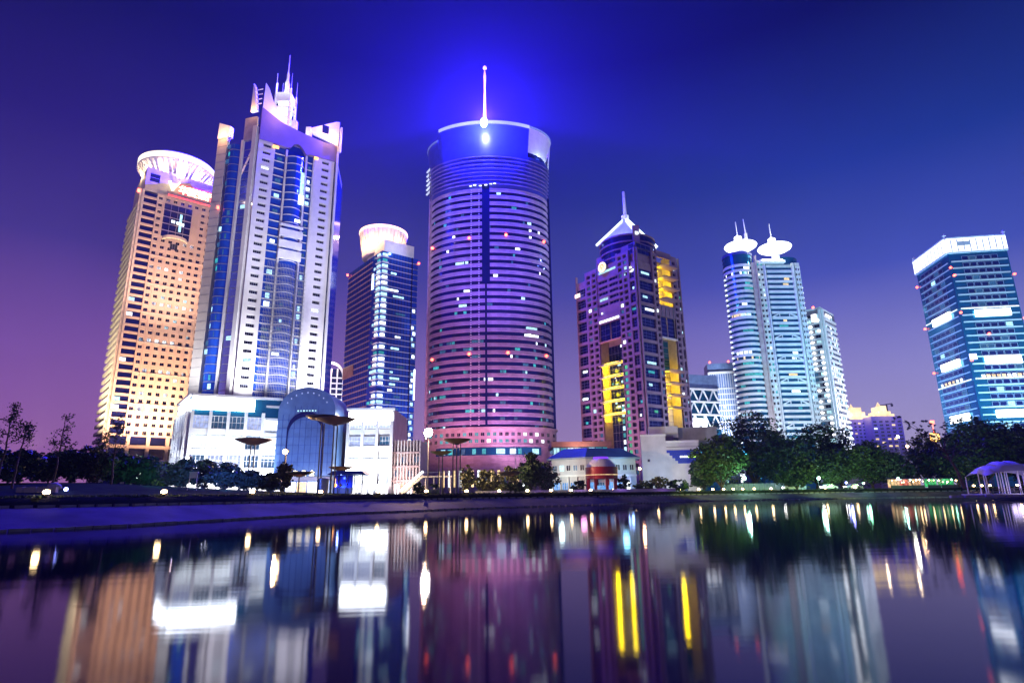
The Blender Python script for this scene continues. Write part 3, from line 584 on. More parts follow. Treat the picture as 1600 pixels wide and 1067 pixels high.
# ------------------------------------------------------------------ central rounded tower with flared crown, beacon and spire
def round_tower():
    r = thing('round_tower', 'broad rounded tower of lilac lit bands with blue beacon and spire above its flared crown', 'skyscraper', (-12.5, 330, GZ))
    A, B = 34.2, 20.0; FL = 4.1
    def pt(th, da=0, z=0): return Vector(((A+da)*math.sin(R(th)), -(B+da)*math.cos(R(th)), z))
    def ell(prof, t0, t1, n, m, name, closed=True):
        """sweep a profile of (outset, z) along the oval plan"""
        b = MB(); k = len(prof)
        for i in range(n+1):
            th = t0+(t1-t0)*i/n
            for da, z in prof: b.v.append(tuple(pt(th, da, z)))
        for i in range(n):
            for j in range(k if closed else k-1):
                j2 = (j+1) % k; b.f.append((i*k+j, (i+1)*k+j, (i+1)*k+j2, i*k+j2)); b.m.append(0)
        if closed: b.f.append(tuple(range(k))[::-1]); b.f.append(tuple(n*k+j for j in range(k))); b.m += [0,0]
        return smooth(b.mesh(name, m), 30)
    part('core', ell([(0,0),(0,203)], -180, 180, 72, navy, 'core', False), r)
    prof = [(.05,0),(.6,0),(.6,.8),(.12,.84),(.12,1.12),(.6,1.16),(.6,1.55),(.3,1.6),(.3,1.7),(.6,1.75),(.6,2.0),(.05,2.05)]
    left = ell(prof, -112, -5.6, 34, lilac, 'floor_band'); right = ell(prof, 1.6, 112, 34, lilac, 'floor_band'); full = ell(prof, -112, 112, 66, lilac, 'floor_band')
    z0 = 33.0; nf = 33
    for j in range(nf):
        for me in ((left, right) if j > 18 else (full,)): part('floor_band', me, r, (0, 0, z0+FL*j+2.05))
    # windows lit in the ribbons
    def wmesh(span, h, m):
        k = ('ew', span, h, m.name)
        if k not in _cache: _cache[k] = ell([(.12,0),(.12,h)], 0, span, 3, m, 'window', False)
        return _cache[k]
    def win(th, span, z, m, h=1.55, da=.16):
        b = MB(); n = max(2, int(span/2))
        for i in range(n+1):
            b.v.append(tuple(pt(th+span*i/n, da, 0))); b.v.append(tuple(pt(th+span*i/n, da, h)))
        for i in range(n): b.f.append((2*i, 2*i+2, 2*i+3, 2*i+1)); b.m.append(0)
        part('window', b.mesh('window', m), r, (0, 0, z))
    for j in range(nf):
        low = j < 12
        for _ in range(8 if low else 3):
            if rng.random() < (.85 if low else .6):
                th = rng.uniform(-75, 70); sp = rng.choice((2, 3, 3, 5, 8 if low else 4))
                m = pick(((.5, w_dim), (.25, w_teal), (.15, w_cool))) or w_white
                win(th, sp, z0+FL*j+.15, m)
    for th, j, sp, m in ((34, 12, 18, w_white), (36, 13, 14, w_cool), (-36, 26, 3, w_white), (26, 24, 5, w_white), (-32, 22, 9, w_cool), (-23, 18, 6, w_white), (-30, 17, 2, w_white), (42, 27, 3, w_white), (42, 26, 3, w_white), (-28, 16, 8, w_cool)):
        win(th, sp, z0+FL*j+.1, m, 1.4)
    # dark groove up the middle, pale dotted bars beside it
    q = pt(-2, .0); part('groove', MB().box(-2.1, 2.1, -.35, 1, 112, 171).mesh('groove', navy), r, (q.x, q.y, 0)); part('groove', MB().box(-.55, .55, -.9, 1, z0, 112).mesh('groove', navy), r, (q.x, q.y, 0))
    for th, m in ((-15.5, lilac), (-8.2, lilac)):
        for j in range(nf):
            for k2 in range(3):
                part('glazing_stud', _stud(m), r, tuple(pt(th, .85, z0+FL*j+.2+k2*1.3)), R(th*.58))
    for th in (-88, 89): part('edge_fin', MB().box(-.5,.5,-1.4,.4,20,172).mesh('edge_fin', navy if th > 0 else lilac), r, tuple(pt(th, .3)), R(th))
    # flared crown: front shell, low right shell, tall lit back shell
    part('crown_shell', ell([(.2,168),(.5,176),(1.6,190),(3.7,209),(3.1,209),(1.0,190),(-.4,170)], -52, 40, 44, crownm, 'crown_shell'), r)
    part('crown_shell', ell([(.2,168),(.5,176),(1.6,190),(3.2,203),(2.6,203),(1.0,190),(-.4,170)], -104, -52.3, 20, crownm, 'crown_shell'), r)
    part('crown_shell', ell([(.2,168),(.6,172),(1.8,190),(1.2,190),(-.4,170)], 40.3, 86, 22, crownm, 'crown_shell'), r)
    part('crown_shell', ell([(.2,168),(1.8,190),(3.4,208),(2.8,208),(1.2,190),(-.4,170)], 90.3, 200, 40, white, 'crown_shell'), r)
    part('crown_recess', ell([(-2.0,186),(3.6,209),(3.0,209),(-2.6,186)], 40.3, 97, 22, white, 'crown_recess'), r); part('crown_rim', ell([(3.65,208.2),(3.95,208.8),(3.8,209.6),(3.1,209.5)], 40.4, 95, 22, rimdim, 'crown_rim'), r)
    part('crown_rim', ell([(3.75,207.6),(4.0,208.4),(3.9,209.7),(3.2,209.6)], -50, 40, 40, rimw, 'crown_rim'), r)
    part('crown_rim', ell([(3.25,202.2),(3.5,202.7),(3.4,203.5),(2.7,203.4)], -102, -52.4, 22, rimdim, 'crown_rim'), r)
    part('crown_deck', ell([(-19.5,187),(-.2,187),(-.2,188),(-19.5,188)], -180, 180, 60, concrete, 'crown_deck'), r)
    for j in range(8): part('crown_band', ell([(.2+1.0*j/8+.6,0),(.8+1.0*j/8+.6,0),(.8+1.0*j/8+.6,.5),(.2+1.0*j/8+.6,.5)], -86, 84, 40, crownm2, 'crown_band'), r, (0, 0, 170.5+j*2.4))
    for j in range(6): part('crown_slat', MB().box(-2.8,2.8,-.5,.5,0,.55).mesh('crown_slat', rimw), r, tuple(pt(-88, 2.4, 176+j*3.0)), R(-60))
    for k2, (th, z) in enumerate(((-17,171.2),(-13,171.6),(-8,171.0),(-3,171.4),(1.5,172.0),(5,172.3))): win(th, 2.5, z-2, w_white, .7, 1.6)
    # red warning lamps
    for (x, y) in ((735,372),(790,367),(848,378),(676,388),(735,553),(793,551),(852,556),(676,562)):
        k, e = ray(x, y); s_ = max(-.97, min(.97, (k*316+12.5)/A)); th = math.degrees(math.asin(s_)); p = pt(th, 1.0); e2 = e*(330+p.y)
        part('warning_lamp', smooth(MB().lathe([(.1,-.9),(.8,-.45),(.8,.45),(.1,.9)], 8).mesh('warning_lamp', redlamp)), r, (p.x, p.y, CAMZ+e2-GZ))
    # beacon on the crown's front rim, spire behind
    bp_ = pt(-3.0, 2.6); part('beacon', smooth(MB().lathe([(.1,205.2),(1.5,205.9),(2.1,207.6),(2.1,209.6),(1.5,211.2),(.1,212)], 16, (bp_.x, bp_.y)).mesh('beacon', beaconm)), r)
    part('beacon_bracket', MB().tube((bp_.x, bp_.y+2, 204.5), (bp_.x, bp_.y, 205.4), .5, .5).mesh('beacon_bracket', grey), r)
    sp = part('spire', smooth(MB().lathe([(4.5,188),(3.2,204),(2.4,214),(1.9,219),(1.7,226),(1.0,227),(.75,231),(.62,250),(.95,258),(.55,261),(.2,266)], 14, (-2.5, 0)).mesh('spire', white)), r)
    part('spire_tip', smooth(MB().lathe([(.2,263),(1.2,263.6),(1.2,264.8),(.2,265.4)], 12, (-2.5, 0)).mesh('spire_tip', white)), sp)
    # stone base: two rows of square windows, ledges, glass ribbon, lit arcade
    part('base_wall', ell([(.0,0),(1.6,0),(1.6,33),(.0,33)], -112, 112, 60, pinkst, 'base_wall'), r)
    for z in (33.0, 24.2, 18.0, 15.6, 13.2): part('ledge', ell([(1.5,0),(2.5,0),(2.5,.8),(1.5,.8)], -112, 112, 60, pinkst, 'ledge'), r, (0, 0, z-.2))
    for z in (29.6, 26.2):
        for i in range(-11, 12):
            th = math.degrees(math.asin(max(-.99, min(.99, i*.086)))); n_ = math.atan2(math.sin(R(th))/A, math.cos(R(th))/B)
            part('window', windowmesh(1.9, 1.9, glass, pinkst, 2), r, tuple(pt(th, 1.7, z-.6)), n_, pick(((.18, w_teal), (.06, w_white), (.2, w_dim))) or glass)
    part('glass_ribbon', ell([(1.5,19.4),(1.9,19.4),(1.9,23.4),(1.5,23.4)], -50, 48, 40, tealglass, 'glass_ribbon'), r)
    for i in range(9): win(-44+i*10+rng.uniform(-2,2), rng.choice((3,5,7)), 20.0, pick(((.35, w_teal), (.2, w_cool), (.2, w_dim))) or w_white, 2.6, 2.05)
    for i in range(-9, 10):
        th = i*5.2; part('arcade_column', MB().box(-.9,.9,-1.0,.5,0,13).mesh('arcade_column', pinkst) if i == -9 else _cache.setdefault('arc', MB().box(-.9,.9,-1.0,.5,0,13).mesh('arcade_column', pinkst)), r, tuple(pt(th, 1.7)), R(th*.7))
        if i < 9: win(th+1.2, 2.9, 4, pick(((.5, w_warm), (.3, w_white))) or w_dim, 8, 1.75)
    part('roof_screen', MB().box(-3, 3, -1, 1, 188, 204).mesh('roof_screen', offw), r, tuple(pt(60, -3)), R(30))
    # lights: beacon, lamps inside the crown, pink floodlights at the foot, added blue fills
    point('beacon_lamp', r.location+Vector((bp_.x, bp_.y+5.2, 216.5)), (.026,.010,1), BEACON, 1.2)
    point('beacon_fill', r.location+Vector((bp_.x, bp_.y-11.0, 203)), (.016,.018,1), 1.5e6, 1.0)  # added fill hung ahead of the beacon, spreads its blue over the crown
    point('crown_lamp', r.location+pt(58, 1.4, 191.5), (.55,.75,1), 1700, .5); point('crown_lamp', r.location+pt(74, 1.4, 191.5), (.55,.75,1), 900, .5)
    spot('spire_lamp', r.location+Vector((-2.5+5, -6, 190)), r.location+Vector((-2.5, 0, 235)), (.85,.9,1), 40000, 60, .6, .5)  # added white light, stands in for glare on the spire
    spot('floodlight', r.location+Vector((-30, -75, 10)), r.location+Vector((-14, -18, 70)), (1,.34,.48), 2.6e5, 95, .9, 1.5)
    spot('floodlight', r.location+Vector((20, -70, 10)), r.location+Vector((10, -18, 60)), (.75,.30,.85), 1.7e5, 95, .9, 1.5)
    spot('floodlight', r.location+Vector((10, -110, 60)), r.location+Vector((2, -18, 145)), (.20,.12,1), 0.9e6, 64, .9, 1.5)  # unseen violet blue fill, added to deepen the upper bands
    spot('floodlight', r.location+Vector((-80, -40, 30)), r.location+Vector((-30, -5, 120)), (1,.42,.55), 6.0e5, 80, .9, 1.5)
def _stud(m):
    if 'stud' not in _cache: _cache['stud'] = MB().box(-.35,.35,-.15,.15,0,.45).mesh('stud', offw)
    return _cache['stud']
lilac = mat('lilac_lit_cladding', (.42,.34,.46), .5, .1); crownm = mat('crown_panel', (.035,.05,.30), .35, 0, var=.15); crownm2 = mat('crown_band_metal', (.16,.14,.30), .4, 0)  # lilac is white cladding with floodlight and sky tint put into its colour
rimdim = lit('crown_rim_dim', (.35,.45,1), .45, var=.4, scale=.05); rimw = lit('crown_rim_strip', (.70,.78,1), 1.0, var=.4, scale=.05)
BEACON = 2.4e7
round_tower()

# ------------------------------------------------------------------ granite tower with the tent roof and yellow niches
def granite_tower():
    C = Vector((.221*300, 300)); r = thing('granite_tower', 'mauve granite tower with gold lit niches, round emblem and white tent roof with mast', 'skyscraper', (C.x, C.y, GZ))
    uR, uL = heading(54), heading(-36); Wr, Wl, H = 34.7, 46.7, 124.0
    a, b_, c, d = Vector((0,0)), uR*Wr, uR*Wr+uL*Wl, uL*Wl; F = Face(r, a, b_); S = Face(r, d, a); FL = 3.36
    sx_ = lambda x: S.at_px(x, 600); fx = lambda x: F.at_px(x, 600)
    s1, s2, s3, s4 = sx_(924.6), sx_(942), sx_(977), sx_(994.5)
    f1, f2, f3, f4 = fx(1031.7), fx(1038.2), fx(1062), fx(1069)
    ND = 6.0                                                  # depth of the niches
    def loc(face, u, o): q = face.p0+face.u*u+face.out*o; return (q.x, q.y)
    # solid core leaves the two niches open
    core = [loc(S,0,0), loc(S,s2,0), loc(S,s2,-ND), loc(S,s3,-ND), loc(S,s3,0), (0,0), loc(F,f2,0), loc(F,f2,-ND), loc(F,f3,-ND), loc(F,f3,0), tuple(b_), tuple(c)]
    part('core', MB().prism(core, 0, H-4).mesh('core', redgr), r)
    nb = int((H-10)/(2*FL))
    def wide_bay(face, u0, u1, top, inner=0):
        w = u1-u0
        for j in range(nb):
            z = 8+2*FL*j
            if z > top-3: break
            face.put('spandrel', boxmesh(w, .9, 1.55, gran, .1), (u0+u1)/2, z, 0)
            face.put('window', windowmesh(w-.5, 2*FL-1.65, glass, grey, 3, 3), (u0+u1)/2, z+1.6, .12, navy)
            if rng.random() < .42: face.put('lit_pane', boxmesh(w*rng.uniform(.2,.6), .08, 1.3, w_cool), u0+w*rng.uniform(.35,.65), z+2.2+rng.choice((0, 1.9)), .25, pick(((.35, w_teal), (.3, w_cool), (.15, w_green))) or w_white)
        face.put('corner_pier', boxmesh(.8, 1.0, top, gran, .1), u0+.4, 0, 0); face.put('corner_pier', boxmesh(.8, 1.0, top, gran, .1), u1-.4, 0, 0)
    def square_cols(face, u0, u1, n, top, lit_col=None):
        w = (u1-u0)/n; xs = [u0]; ws = w*.66
        for i in range(n): xs += [u0+w*(i+.5)-ws/2, u0+w*(i+.5)+ws/2]
        xs += [u1]; k = int((top-8)/FL); zs = [0]
        for j in range(k): zs += [8+FL*j+.8, 8+FL*j+2.95]
        zs += [top]
        face.put('pier_wall', holed_wall(xs, zs, lambda i, j: i % 2 == 1 and j % 2 == 1, .8, gran), 0, 0, 1.0)
        for i in range(n):
            for j in range(k):
                m = pick(((.02, w_cool), (.02, w_white), (.05, w_dim))) or glass
                if lit_col == i and j < 17: m = w_green if rng.random() < .8 else w_teal
                face.put('square_window', windowmesh(ws, 2.15, glass, gran, 1), u0+w*(i+.5), 8+FL*j+.8, .25, m)
    T1 = H; wide_bay(S, 0, s1, H); square_cols(S, s1, s2, 2, H); square_cols(S, s3, s4, 2, H+3, 0); wide_bay(S, s4, Wl, H+3)
    wide_bay(F, 0, f1, H+3); square_cols(F, f1, f2, 1, H+3); square_cols(F, f3, f4, 1, H+4); wide_bay(F, f4, Wr, H+4)
    # left niche, from the top: grid of windows, tall dark panes, atrium with gold ledges, dark slot
    zp = lambda x, y: S.z_px(x, y)
    um = (s2+s3)/2; w = s3-s2
    ztop = H+2; zgrid = S.z_px(955, 478); ztall0, ztall1 = S.z_px(955, 531), S.z_px(955, 503)
    xs = [s2]; pw = w/2
    for i in range(2): xs += [s2+pw*i+.7, s2+pw*(i+1)-.5]
    xs += [s3]; zs = [zgrid-4]; k = int((ztop-9-zgrid)/FL)
    for j in range(k): zs += [zgrid+FL*j+.9, zgrid+FL*j+2.7]
    zs += [ztop+2]
    S.put('upper_wall', holed_wall(xs, zs, lambda i, j: i % 2 == 1 and j % 2 == 1, .6, gran), 0, 0, .3)
    for i in range(2):
        for j in range(k): S.put('window', windowmesh(pw-1.2, 1.8, glass, grey, 3), s2+pw*(i+.5)+.1, zgrid+FL*j+.9, -.28, pick(((.08, w_cool),)) or navy)
    S.put('window', boxmesh(w*.8, .1, 1.3, w_teal), um, ztop-6.3, .45, w_cool)
    S.put('panel_band', boxmesh(w, .8, zgrid-4-ztall1, gran, .1), um, ztall1, .1)
    S.put('lit_pane', boxmesh(w*.92, .1, 1.3, w_green), um, ztall1+.6, .95, w_white); S.put('lit_pane', boxmesh(1.2, .1, 1.0, w_white), s2+3.2, ztall1+5.5, .95)
    for i in range(2): S.put('tall_window', windowmesh(pw-.7, ztall1-ztall0, glass, grey, 2, 3), s2+pw*(i+.5), ztall0, -.1, navy)
    S.put('ledge', boxmesh(w, 1.2, .7, salmon, .1), um, ztall0-.8, 0)
    S.put('niche_back', windowmesh(w, ztall0-3, glass, grey, 7, 18), um, 1, -ND+.12, navy)
    for _ in range(24): S.put('lit_pane', boxmesh(rng.uniform(.6,2.4), .1, rng.uniform(.8,1.3), w_cool), s2+rng.uniform(1.5, w-1.5), rng.uniform(40, ztall0-3), -ND+.3, pick(((.4, w_cool), (.3, w_teal), (.2, w_white))) or w_warm)
    for j in range(9): S.put('lit_pane', boxmesh(1.5, .1, 2.2, w_cool), um+.3, 14+j*3.6, -ND+.35, pick(((.6, w_cool), (.2, w_teal))) or w_white)
    for j in range(7): S.put('lit_pane', boxmesh(1.2, .1, 1.6, w_warm), um+3.6, 12+j*3.6, -ND+.35, w_warm)
    zl = [S.z_px(958, y) for y in (570, 589.5, 608.5, 628.5, 649)]
    n = 10
    arc = MB().prism([(-w/2+w*i/n, -1.6*math.sin(math.pi*i/n)-.4) for i in range(n+1)]+[(w/2, 1.5), (-w/2, 1.5)], 0, .9)
    am = arc.mesh('gold_ledge', gran); gs = MB()
    for i in range(n):
        x0, x1 = -w/2+w*i/n, -w/2+w*(i+1)/n; y0, y1 = -1.6*math.sin(math.pi*i/n)-.45, -1.6*math.sin(math.pi*(i+1)/n)-.45
        gs.quad((x0,y0,-.15),(x1,y1,-.15),(x1,y1,1.0),(x0,y0,1.0))
    gm = gs.mesh('gold_strip', goldlamp)
    for z in zl:
        S.put('gold_ledge', am, um, z, 0); S.put('gold_strip', gm, um, z, 0)
        S.put('terrace_slab', boxmesh(w, ND-1.7, .5, yelwall), um, z, -1.6); point('niche_lamp', r.location+S.p(s2+1.6, z-1.2, -2.2), (1,.68,.0), 1500, 1.0); point('niche_lamp', r.location+S.p(um+2, z-1.4, -3), (1,.70,.0), 1000, 1.0)
    S.put('niche_wall', MB().box(-.1,.1,0,ND,zl[-1]-3,zl[0]+3).mesh('niche_wall', yelwall), s2+.12, 0, 0)
    # right niche: gold terraces above and below, tall dark panes between
    fw = f3-f2; fm = (f2+f3)/2; fz = lambda y: F.z_px(1049, y)
    F.put('niche_back', windowmesh(fw, H+2, yelwall, gran, 3, 1, .35), fm, 0, -ND+.12)
    for j in range(30): F.put('niche_rail', boxmesh(fw-.3, .12, .18, gran), fm, 8+j*FL+1.1, -ND+.4)
    F.put('niche_wall', MB().box(-.1,.1,0,ND,0,H+4).mesh('niche_wall', yelwall), f3-.12, 0, 0)
    t0, t1 = fz(529), fz(482)
    for i in range(2): F.put('tall_window', windowmesh(fw/2-.5, t1-6-t0, glass, grey, 1, 5), f2+fw*(i+.5)/2, t0, -.2, navy)
    F.put('panel_band', boxmesh(fw, .8, 6.5, gran, .1), fm, t1-6, 0)
    for k2 in range(4): F.put('panel_fin', boxmesh(.5, .3, 6.2, grey), f2+fw*(k2+.5)/4, t1-5.9, .85)
    F.put('ledge', boxmesh(fw, 1.4, .8, pale, .1), fm, t0-1, 0); F.put('lit_pane', boxmesh(3.4, .1, 1.8, w_green), fm-1, t0-7.5, -ND+.4)
    F.put('niche_screen', windowmesh(fw, t0-fz(578)-1, glass, grey, 3, 4), fm, fz(578)+1, -ND+.45, tealglass)
    for y in (424, 441, 457, 473, 581, 600, 618, 637):
        z = fz(y); F.put('terrace_slab', boxmesh(fw, ND-.3, .4, gran), fm, z-.4, -.1)
        if y != 473: F.put('niche_light', boxmesh(1.6, .5, .5, goldlamp), f2+1.3, z-2.4, -1.0)
        point('niche_lamp', r.location+F.p(fm, z-2.0-(0 if y not in (473,) else -4), -2.4), (1,.66,.0), 1500, 1.0); point('niche_lamp', r.location+F.p(f2+1.6, z-1.5, -1.2), (1,.70,.02), 900, 1.0)
    F.put('panel_band', boxmesh(fw, 1.0, 3.5, gran, .1), fm, H+1.5, 0)
    # rounded glazed top behind the corner, ring of beams, tent roof, mast
    cx = Vector((uR*Wr*.42+uL*Wl*.40)); 
    part('top_block', MB().prism([loc(S,s2-1,-1), loc(S,Wl-1,-1), (0,0), loc(F,f2-.2,-1), tuple(Vector(loc(F,f2,-1))+uL*26), tuple(Vector(loc(S,s2-1,-1))+uR*10)], H-6, H+7).mesh('top_block', gran), r)
    for j in range(2):
        S.put('window', windowmesh(Wl-s4-1.4, 2.6, glass, grey, 4), (s4+Wl)/2, H+.2+j*3.2, .2, navy); F.put('window', windowmesh(f1-1, 2.6, glass, grey, 3), f1/2+.2, H+.2+j*3.2, .2, navy)
    part('drum', smooth(MB().lathe([(15.5,H),(15.5,H+15)], 40, tuple(cx)).mesh('drum', navy)), r)
    for j in range(4): part('drum_band', smooth(MB().lathe([(15.4,H+2+j*4),(15.9,H+2+j*4),(15.9,H+2.8+j*4),(15.4,H+2.8+j*4)], 40, tuple(cx)).mesh('drum_band', gran)), r)
    q = cx+(-uL*1-uR*0).normalized()*0; fpt = cx+Vector((.12,-1)).normalized()*16.2
    part('drum_pier', MB().prism([(fpt.x-1.8, fpt.y-1), (fpt.x+1.8, fpt.y-1), (fpt.x+1.8, fpt.y+1), (fpt.x-1.8, fpt.y+1)], H-2, H+19).mesh('drum_pier', gran), r)
    zE, zA = H+14.0, H+29.5
    tent = MB(); n = 4; ap = (cx.x, cx.y, zA); dirs = [Vector((math.cos(R(t_)), math.sin(R(t_)))) for t_ in (187, 277, 7, 97)]
    for i in range(4):
        e0, e1 = cx+dirs[i]*17.5, cx+dirs[(i+1)%4]*17.5; m_ = (e0+e1)/2*.72+cx*.28
        tent.add([(e0.x,e0.y,zE),(m_.x,m_.y,zE+3.4),(e1.x,e1.y,zE),(ap[0]+dirs[(i+1)%4].x*1.6,ap[1]+dirs[(i+1)%4].y*1.6,zA),(ap[0]+dirs[i].x*1.6,ap[1]+dirs[i].y*1.6,zA)], [(0,1,4),(1,3,4),(1,2,3)])
    part('tent_roof', tent.mesh('tent_roof', tentlit), r)
    for i in range(4):
        e0 = cx+dirs[i]*18; part('roof_rib', MB().bar((e0.x,e0.y,zE-.3),(cx.x+dirs[i].x*1.6,cx.y+dirs[i].y*1.6,zA+.3),1.5,1.2).mesh('roof_rib', ribw), r)
    part('mast', smooth(MB().lathe([(2.2,zA-2),(2.2,zA+3.2),(1.0,zA+3.4),(.95,zA+6),(.75,zA+18.5),(.5,zA+19)], 12, tuple(cx)).mesh('mast', white)), r)
    # glowing round emblem on the left of the front
    ue = S.at_px(945, 419); ze = S.z_px(945, 419)
    em = part('emblem', MB().lathe([(.01,0),(3.1,0),(3.1,.5),(.01,.5)], 32).mesh('emblem', offw), r, S.p(ue, ze, 1.6), S.rz); em.rotation_euler = (R(90), 0, S.rz)
    part('emblem_ring', MB().lathe([(2.1,.55),(3.0,.55),(3.0,.8),(2.1,.8)], 32).mesh('emblem_ring', emblit), em)
    part('emblem_mark', MB().lathe([(.9,.6),(1.5,.6),(1.5,.85),(.9,.85)], 20, (0, .2), a0=-40, a1=220).box(-.3,.3,-1.6,.2,.6,.85).mesh('emblem_mark', signamber), em)
    S.put('lit_sign', boxmesh(4.2, .3, 2.2, lit_pink), S.at_px(905, 464), S.z_px(905, 466), 1.2)
    for u, z in ((Wl-7, H-9), (Wl-4, H-7.8), (Wl-3, H-10), (s4-2, H-8.5), (Wl-8.5, H-10.6), (Wl-1.5, H-9.6)): S.put('lit_pane', boxmesh(2.2, .1, .9, w_cool), u, z, .5, w_cool if u < Wl-4 else w_white)
    spot('floodlight', r.location+S.p(28, 4, 42), r.location+S.p(30, 40, 0), (1,.50,.42), 1.2e5, 80, .9, 1.0)
    spot('floodlight', r.location+S.p(10, 10, 80), r.location+S.p(14, 60, 0), (.9,.45,.85), 1.3e5, 80, .9, 1.0)
    spot('floodlight', r.location+F.p(20, 10, 70), r.location+F.p(17, 66, 0), (.55,.66,1), 2.6e5, 80, .9, 1.0)
    for i in range(4):
        e0 = cx+dirs[i]*15; point('tent_lamp', r.location+Vector((e0.x, e0.y, zE+4.5)), (.80,.96,1), 13000, .4)
gran = mat('pink_mauve_granite', (.25,.17,.22), .5, var=.2); yelwall = mat('sand_niche_wall', (.50,.44,.30), .6, var=.2); tentlit = mat('white_tent_sheet', (.75,.78,.8), .5, var=.1)
ribw = lit('roof_rib_light', (.80,.95,1), 2.4, var=.3); emblit = lit('emblem_light', (1,.80,.50), 1.8, var=.1); lit_pink = lit('pink_panel', (1,.62,.6), 2.5, var=.2)
granite_tower()

# ------------------------------------------------------------------ twin drum tower with two glowing roof discs
def disc_tower():
    r = thing('disc_tower', 'white and teal banded twin drum tower under two glowing saucer discs with masts', 'skyscraper', (161.9, 380, GZ))
    FL = 3.6; F = Face(r, (0, 0), (31.7, 1.1)); H = 150.0
    hx = lambda x, y=600: F.at_px(x, y)
    part('core', MB().prism([(0,.0),(31.6,1.1),(30,26),(2,26)], 0, H-2).mesh('core', tealglass), r)
    c1, R1 = (-7.2, 6.5), 9.4; c2, R2 = (25.5, 14), 10.6
    part('drum', smooth(MB().lathe([(R1,0),(R1,H+6)], 40, c1).mesh('drum', tealglass)), r); part('drum', smooth(MB().lathe([(R2,0),(R2,H+4)], 40, c2).mesh('drum', tealglass)), r)
    z0 = 30; nf = int((H-z0)/FL)
    b1 = smooth(MB().lathe([(R1-.2,0),(R1+.45,0),(R1+.45,1.75),(R1-.2,1.75)], 40, (0,0)).mesh('drum_band', offw)); b2 = smooth(MB().lathe([(R2-.2,0),(R2+.4,0),(R2+.4,.7),(R2-.2,.7)], 40, (0,0)).mesh('drum_band', offw))
    def dwin(c, rad, th, span, z, m, h=1.5):
        b = MB().lathe([(rad+.12,0),(rad+.12,h)], 3, (0,0), a0=th, a1=th+span).mesh('window', m); part('window', b, r, (c[0], c[1], z))
    u1, u2, u3, u4, u5, u6 = hx(1203.5), hx(1207), hx(1214.5), hx(1218.5), hx(1260.5), hx(1265.5)
    brace = {j for j in range(nf) if (j-2) % 4 == 0 and j < nf-8}
    for j in range(nf):
        z = z0+FL*j
        part('drum_band', b1, r, (c1[0], c1[1], z))
        if j > nf-6: part('drum_band', b2, r, (c2[0], c2[1], z+3))
        F.put('floor_band', boxmesh(u5-u4-.3, .9, 1.65, offw, .1), (u4+u5)/2, z, 0)
        if j in brace:
            w = u5-u4; zb, zt_ = z+1.75, z+FL-.1
            for s in (-1, 1): F.put('brace', MB().bar((s*w*.47,-.7,zb-.3),(s*w*.2,-.7,zt_+.2),.9,.7).bar((s*w*.19,-.5,zb),(s*w*.19,-.5,zt_),.5,.5).mesh('brace', offw), (u4+u5)/2, 0, 0)
        for _ in range(2):
            if rng.random() < .4: dwin(c1, R1, rng.uniform(195, 310), rng.choice((12, 20, 40)), z+1.9, pick(((.3, w_teal), (.25, w_cool), (.25, w_dim))) or w_white)
        if rng.random() < .3: F.put('window', boxmesh(rng.uniform(1.5,6), .1, 1.3, w_cool), rng.uniform(u4+3, u5-3), z+1.95, .1, pick(((.3, w_teal), (.3, w_dim), (.15, w_warm))) or w_white)
    for j, th, sp, m in ((nf-3, 190, 100, w_white), (nf-11, 200, 60, w_warm), (nf-19, 205, 90, w_warm), (nf-18, 205, 60, w_white)): dwin(c1, R1, th, sp, z0+FL*j+1.85, m, 1.7)
    F.put('window', boxmesh(3.4, .1, 1.6, w_warm), u5-4, z0+FL*(nf-4)+1.9, .1); F.put('window', boxmesh(5.5, .1, 1.5, w_warm), u5-8, z0+FL*(nf-22)+1.9, .1)
    F.put('pier', boxmesh(3.0, 2.0, H-2, pinkst, .1), -.2, 0, 0); F.put('pier', boxmesh(1.0, 2.6, H+3, pinkst, .1), 1.6, 0, 0)
    for u, w in ((u3+.6, .9), (u5+.6, 1.5)): F.put('pier', boxmesh(w, 1.5, H-2, offw, .1), u, 0, 0)
    def checker(ua, ub, n, top, m=offw):
        w = (ub-ua)/n; xs = [ua]
        for i in range(n): xs += [ua+w*(i+.5)-w*.3, ua+w*(i+.5)+w*.3]
        xs += [ub]; zs = [0]
        for j in range(nf): zs += [z0+FL*j+1.2, z0+FL*j+3.1]
        zs += [top]; F.put('checker_wall', holed_wall(xs, zs, lambda i, j: i % 2 == 1 and j % 2 == 1, .9, m), 0, 0, .9)
        for i in range(n):
            for j in range(nf):
                F.put('window', windowmesh(w*.6, 1.9, glass, offw, 1), ua+w*(i+.5), z0+FL*j+1.2, .05, pick(((.06, w_cool), (.05, w_white), (.12, w_teal))) or glass)
    checker(2.2, u3, 2, H); checker(u6, 31.7, 2, H-4)
    for c, zt_, m in ((c1, H+6, crownm), (c2, H+4, crownm)): part('drum_cap', smooth(MB().lathe([(R1+.3,zt_-2),(R1+.3,zt_),(.2,zt_+.3)], 40, c, cap=False).mesh('drum_cap', m)), r)
    for j in range(3): part('drum_band', smooth(MB().lathe([(R1-.2,0),(R1+.25,0),(R1+.25,.35),(R1-.2,.35)], 40, (0,0)).mesh('drum_band', tealglass)), r, (c1[0], c1[1], H-4+j*2.6))
    # stair balconies standing out on both flanks
    for j in range(26):
        part('balcony_lamp', MB().box(-.7,.7,-.7,.7,0,.9).mesh('balcony_lamp', lit_soft) if j == 0 else _cache.setdefault('bl', MB().box(-.7,.7,-.7,.7,0,.9).mesh('balcony_lamp', lit_soft)), r, (c1[0]-R1-.6, c1[1]-1, 48+j*3.6))
        if j > 9: part('balcony_lamp', _cache['bl'], r, (c2[0]+R2+.9, c2[1]-2, 44+j*3.6))
